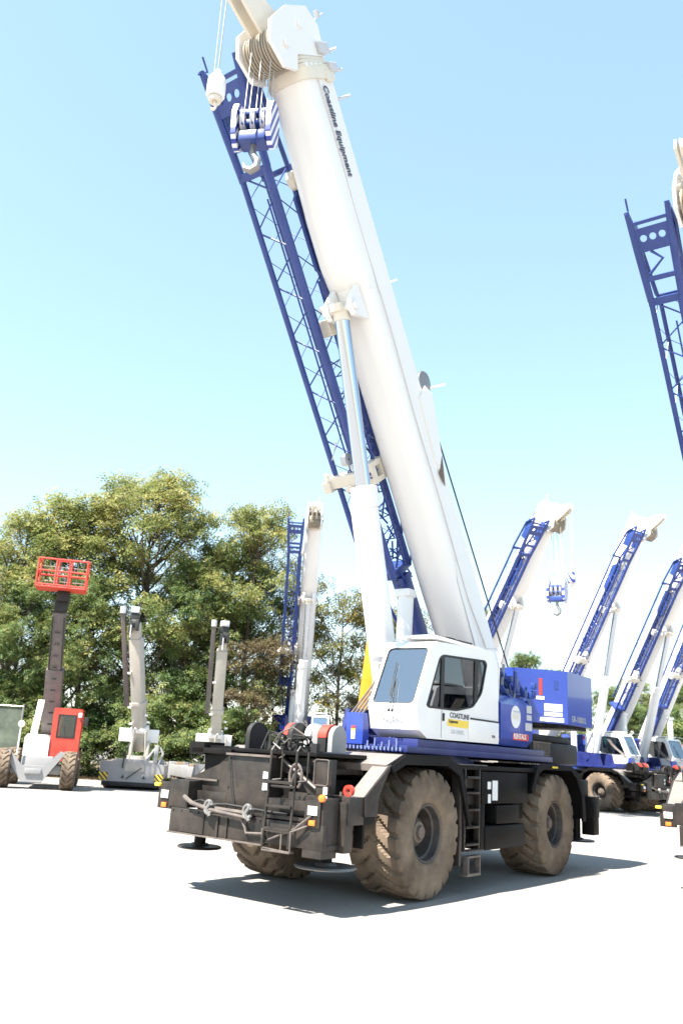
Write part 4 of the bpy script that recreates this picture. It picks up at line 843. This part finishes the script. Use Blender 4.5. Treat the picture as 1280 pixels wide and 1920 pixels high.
# ------------------------------------------------------------------ yellow boom lift behind the foreground crane
o = empty('boom_lift', (1.5, 38.0, 0))
mb = MB(); mb.box(-1.0, 1.2, -.8, 2.2, .5, 1.3, .06); mb.box(-.7, .9, -.4, 1.8, 1.3, 2.2, .05); mb.build('chassis', M['dark'], o)
for x in (-1.05, 1.1):
    for y in (-.3, 1.8):
        mb = MB(); mb.lathe([(-.18, .001), (-.18, .42), (-.13, .5), (.13, .5), (.18, .42), (.18, .001)], 'x', (0, 0, 0), 24); mb.build('wheel', M['tyre'], o, 32, (x, y, .5))
mb = MB(); mb.box(-.94, -.42, -.6, -.1, 2.38, 3.22, .05); mb.build('control_cabinet', M['yellow2'], o)
mb = MB(); a = Vector((-.12, 0, 2.2)); b = Vector((.35, 0, 7.75)); mb.box(-.27, .27, -.3, .3, 0, (b - a).length, .02); q = mb.build('boom', M['yellow'], o); q.location = a; q.rotation_euler = (b - a).to_track_quat('Z', 'Y').to_euler()
mb = MB()
for k in range(3): mb.tube([(.15 + k * .1, -.4, 2.3), (.25 + k * .1, -.45, 3.4), (.15 + k * .12, -.4, 4.2), (.35 + k * .08, -.4, 5.2)], .035, 6)
mb.build('hose', M['beige'], o)
tag(o, 'yellow boom lift standing upright behind the foreground crane cab', 'boom lift')

# ------------------------------------------------------------------ screened fence at the far left
o = empty('screen_fence', (-15.2, 37.5, 0))
for k in range(3):
    mb = MB(); mb.tube([(-2.2 + k * 2.2, 0, 0), (-2.2 + k * 2.2, 0, 3.2)], .04, 8); mb.build('post', M['steel'], o)
mb = MB(); mb.tube([(-2.2, 0, 3.1), (2.2, 0, 3.1)], .025, 6); mb.tube([(-2.2, 0, .1), (2.2, 0, .1)], .02, 6); mb.build('rail', M['steel'], o)
mb = MB(); mb.box(-2.2, 2.2, .03, .045, .12, 3.05); mb.build('screen_mesh', M['green'], o)
tag(o, 'fence with green screen mesh at the left edge behind the telehandler', 'fence')

# ------------------------------------------------------------------ trees
def leaf_mat(name, c0, c1, c2):
    mt = bpy.data.materials.new(name); mt.use_nodes = True; n = mt.node_tree; b = n.nodes['Principled BSDF']; b.inputs['Roughness'].default_value = 0.55; b.inputs['Specular IOR Level'].default_value = 0.35
    g = n.nodes.new('ShaderNodeNewGeometry'); n1 = n.nodes.new('ShaderNodeTexNoise'); n1.inputs['Scale'].default_value = 0.55; n1.inputs['Detail'].default_value = 4
    n.links.new(g.outputs['Position'], n1.inputs[0])
    at = n.nodes.new('ShaderNodeAttribute'); at.attribute_name = 'tint'
    mx = n.nodes.new('ShaderNodeMath'); mx.operation = 'MULTIPLY_ADD'; mx.inputs[1].default_value = 0.35; n.links.new(at.outputs['Fac'], mx.inputs[0]); n.links.new(n1.outputs['Fac'], mx.inputs[2])
    cr = n.nodes.new('ShaderNodeValToRGB'); e = cr.color_ramp.elements; e[0].position = 0.42; e[0].color = srgb(c0); e[1].position = 0.95; e[1].color = srgb(c2); m_ = e.new(0.68); m_.color = srgb(c1)
    n.links.new(mx.outputs[0], cr.inputs[0]); n.links.new(cr.outputs[0], b.inputs['Base Color'])
    tl = n.nodes.new('ShaderNodeBsdfTranslucent'); ms = n.nodes.new('ShaderNodeMixShader'); ms.inputs[0].default_value = 0.42
    n.links.new(cr.outputs[0], tl.inputs[0]); n.links.new(b.outputs[0], ms.inputs[1]); n.links.new(tl.outputs[0], ms.inputs[2]); n.links.new(ms.outputs[0], n.nodes['Material Output'].inputs[0])
    return mt
M['leafA'] = leaf_mat('ailanthus_leaves', (0.10, 0.145, 0.045), (0.22, 0.245, 0.08), (0.42, 0.37, 0.13))
M['leafB'] = leaf_mat('dark_leaves', (0.05, 0.095, 0.03), (0.13, 0.185, 0.06), (0.27, 0.27, 0.09))
M['leafC'] = leaf_mat('yellowing_leaves', (0.055, 0.07, 0.02), (0.13, 0.13, 0.035), (0.30, 0.23, 0.05))
M['leafD'] = leaf_mat('dry_brown_leaves', (0.07, 0.05, 0.03), (0.12, 0.09, 0.05), (0.16, 0.15, 0.06))
def leaves_mesh(name, centers, radii, per, size, rng, m_, droop=0.35):
    C_ = np.repeat(np.asarray(centers), per, 0); Rr = np.repeat(np.asarray(radii), per)
    n = len(C_); d = rng.normal(size=(n, 3)); d /= np.linalg.norm(d, axis=1)[:, None]; rad = rng.random(n) ** .45
    pos = C_ + d * (rad * Rr)[:, None] * np.array([1, 1, .72])
    # sprays of leaflets: each point carries a drooping compound leaf of 5 leaflets
    az_ = rng.random(n) * 2 * np.pi; ax = np.stack([np.cos(az_), np.sin(az_), -droop - rng.random(n) * .5], 1); ax /= np.linalg.norm(ax, axis=1)[:, None]
    up = np.tile([0, 0, 1.], (n, 1)) + rng.normal(size=(n, 3)) * .35; sd = np.cross(ax, up); sd /= np.linalg.norm(sd, axis=1)[:, None]
    V = []; T = []
    sz = size * (.7 + .6 * rng.random(n)); tint = rng.random(n)
    for k in range(5):
        t = (.1 + .2 * k); p = pos + ax * (sz * t * 2.2)[:, None]; side = 1 if k % 2 else -1
        dr = (ax * .45 + sd * side * .8 + np.array([0, 0, -.25])); dr /= np.linalg.norm(dr, axis=1)[:, None]
        wv = np.cross(dr, np.cross(ax, sd)); wv /= np.linalg.norm(wv, axis=1)[:, None]
        L = (sz * .85)[:, None]; w = (sz * .20)[:, None]
        V.append(np.stack([p, p + dr * L * .5 + wv * w, p + dr * L, p + dr * L * .5 - wv * w], 1)); T.append(tint)
    V = np.concatenate(V, 0); T = np.concatenate(T); q = len(V)
    me = bpy.data.meshes.new(name); me.vertices.add(q * 4); me.vertices.foreach_set('co', V.reshape(-1).astype(np.float32)); me.loops.add(q * 4); me.loops.foreach_set('vertex_index', np.arange(q * 4, dtype=np.int32))
    me.polygons.add(q); me.polygons.foreach_set('loop_start', np.arange(0, q * 4, 4, dtype=np.int32)); me.polygons.foreach_set('loop_total', np.full(q, 4, dtype=np.int32)); me.update(calc_edges=True)
    at = me.attributes.new('tint', 'FLOAT', 'FACE'); at.data.foreach_set('value', T.astype(np.float32)); me.materials.append(m_); return me
def make_tree(h, rad, seed, leafm, z0=.28, ncl=46, per=60, size=.20, trunk=.16, sparse=1.0, name='broadleaf_tree'):
    rng = np.random.default_rng(seed); rnd = random.Random(seed); o = empty(name, (0, 0, 0))
    top = Vector((rnd.uniform(-.4, .4), rnd.uniform(-.4, .4), h * .9)); mb = MB()
    path = [Vector((0, 0, -.1))]; 
    for k in range(1, 7): t = k / 6; path.append(Vector((top.x * t + rnd.uniform(-.12, .12), top.y * t + rnd.uniform(-.12, .12), top.z * t)))
    mb.tube(path, [trunk * (1.25 - 1.1 * k / 6) for k in range(7)], 8)
    cen = []; rad_ = []
    for k in range(ncl):
        t = rnd.random(); zf = z0 + (1 - z0) * (t ** .85); prof = math.sin(math.pi * min(1, (zf - z0 * .6) / (1.08 - z0 * .6))) ** .6
        a_ = rnd.random() * 2 * math.pi; rr_ = rad * prof * (rnd.random() ** .5) * 1.0
        c = Vector((math.cos(a_) * rr_ + top.x * zf, math.sin(a_) * rr_ + top.y * zf, h * zf - .2)); cen.append(tuple(c)); rad_.append(rnd.uniform(.55, 1.05) * (rad / 3.2) ** .5 * sparse)
        if k % 2 == 0:
            zt = max(.8, c.z - rr_ * .9 - .6); tt = min(1, zt / top.z); p = Vector((top.x * tt, top.y * tt, zt)); mid = p.lerp(c, .5) + Vector((0, 0, -.25)); mb.tube([p, mid, c], [trunk * .42 * (1 - tt * .5), trunk * .25, .02], 6)
    mb.build('trunk', M['bark'], o, 60)
    me = leaves_mesh('crown', cen, rad_, per, size, rng, leafm); cr_ = bpy.data.objects.new('crown', me); col.objects.link(cr_); cr_.parent = o
    return o
protoA = make_tree(15.0, 3.8, 11, M['leafA'], .16, 150, 62, .20)
protoB = make_tree(13.0, 3.2, 23, M['leafB'], .08, 130, 60, .19)
protoC = make_tree(9.5, 2.4, 37, M['leafC'], .18, 48, 46, .18, .10, .95)
protoD = make_tree(14.0, 2.8, 51, M['leafA'], .14, 110, 58, .18)
protoE = make_tree(5.2, 2.3, 64, M['leafB'], .05, 44, 60, .19, .07)
protoF = make_tree(8.0, 1.8, 77, M['leafD'], .1, 34, 45, .17, .06)
used = set()
def tree(pr, x, y, h, rz, lab, cat='tree', wide=1.0, grp='trees behind the parked machines'):
    base = {'A': (protoA, 15.0), 'B': (protoB, 13.0), 'C': (protoC, 9.5), 'D': (protoD, 14.0), 'E': (protoE, 5.2), 'F': (protoF, 8.0)}[pr]
    if pr in used: t = copy_tree(base[0])
    else: t = base[0]; used.add(pr)
    s_ = h / base[1]; t.location = (x, y, 0); t.rotation_euler = (0, 0, rz); t.scale = (s_ * wide, s_ * wide, s_); tag(t, lab, cat, grp); return t
tree('A', -18.6, 50, 14.8, 2.0, 'light green tree at the left edge behind the telehandler basket', wide=1.15)
tree('D', -15.3, 50.5, 16.0, .5, 'tree with feathery light top directly above the orange work basket', wide=1.35)
tree('A', -11.2, 50, 17.6, 0, 'tallest broad tree, its rounded top left of the head-on crane', wide=1.1)
tree('B', -8.2, 48.5, 12.4, 1.0, 'dense green tree filling the gap right of the tallest tree')
tree('D', -5.1, 50, 16.0, 3.0, 'slender tall tree just left of the head-on crane boom', wide=1.05)
tree('B', -6.0, 51.5, 14.6, 2.2, 'full green tree close behind the slender one beside the head-on crane', wide=1.0)
tree('B', -13.6, 47.8, 11.0, 3.4, 'dark green tree behind the telehandler boom')
tree('B', -17.2, 47, 10.0, 5.0, 'dark tree low at the left edge above the green fence')
tree('C', -2.3, 52, 12.8, 1.0, 'thin tree whose top shows right behind the head-on crane boom', wide=.7)
tree('C', .3, 50, 11.4, 0, 'open yellowish tree between the head-on crane and the yellow boom lift', wide=1.0)
tree('C', 2.5, 51, 10.8, 2.2, 'yellow-green tree behind the yellow boom lift')
tree('C', 4.6, 50, 10.6, 4.0, 'yellow-green tree seen in the gap beside the foreground lift cylinder')
tree('F', -4.3, 46.5, 8.2, 0, 'dry brownish young tree left of the head-on crane', wide=1.3)
k = 0
shr = ['leftmost shrub beside the green fence', 'shrub directly behind the telehandler', 'shrub right of the red telehandler cab', 'shrub between telehandler and left yard crane', 'bush behind the left yard crane boom', 'bush in the gap between the two yard cranes', 'bush left of the right yard crane', 'bush behind the right yard crane boom', 'bush right of the right yard crane', 'bush left of the head-on crane cab', 'bush behind the head-on crane', 'bush right of the head-on crane', 'bush left of the yellow boom lift', 'bush behind the yellow boom lift']
rnd = random.Random(8)
for k, lb in enumerate(shr):
    if k in (9, 10, 11): continue
    tree('E' if k < 9 or k % 2 else 'F', -17.5 + k * 1.62, 46.6 + rnd.uniform(-.4, .8), rnd.uniform(3.6, 5.4), k * 1.3, 'dark green ' + lb, 'bush', 1.15, 'bushes at the foot of the trees')
farlab = ['small distant yellowish treetop between the foreground boom and its hoist ropes', 'distant green treetop above the foreground engine hoses', 'distant treetop above the foreground counterweight corner', 'distant tree behind the second background boom', 'distant tree between the second and third background booms', 'distant tree at the right picture edge', 'low distant tree behind the last crane cab']
for (x, y, h, w_, pr), lb in zip(((14.6, 86, 17.0, .55, 'D'), (19.3, 86, 13.0, 1.0, 'B'), (22.3, 86, 11.5, 1.0, 'B'), (26.5, 80, 9.5, 1.4, 'B'), (29.6, 84, 10.5, 1.3, 'A'), (34.5, 84, 11.0, 1.4, 'B'), (31, 76, 8, 1.4, 'E')), farlab):
    tree(pr, x, y, h, x, lb, 'tree', w_, 'distant trees beyond the crane row')
# dry grass and soil clods along the edge of the lot
rnd = random.Random(21); rng = np.random.default_rng(5); n = 5000
x = rng.uniform(-22, 3.3, n); y = 44.2 + rng.random(n) ** 1.6 * 4.0; hgt = .05 + rng.random(n) * .16; a = rng.random(n) * 6.28; w = .02 + rng.random(n) * .03
p = np.stack([x, y, np.zeros(n)], 1); dv = np.stack([np.cos(a), np.sin(a), np.zeros(n)], 1) * w[:, None]; tp = p + np.stack([rng.normal(size=n) * .05, rng.normal(size=n) * .05, hgt], 1)
mb = MB(); V = np.stack([p - dv, p + dv, tp], 1).reshape(-1, 3); mb.v = [tuple(v) for v in V]; mb.f = [(3 * i, 3 * i + 1, 3 * i + 2) for i in range(n)]
g = mb.build('dry_grass', M['leafD']); tag(g, 'dry brown grass along the edge of the lot under the trees', 'grass', kind='stuff')
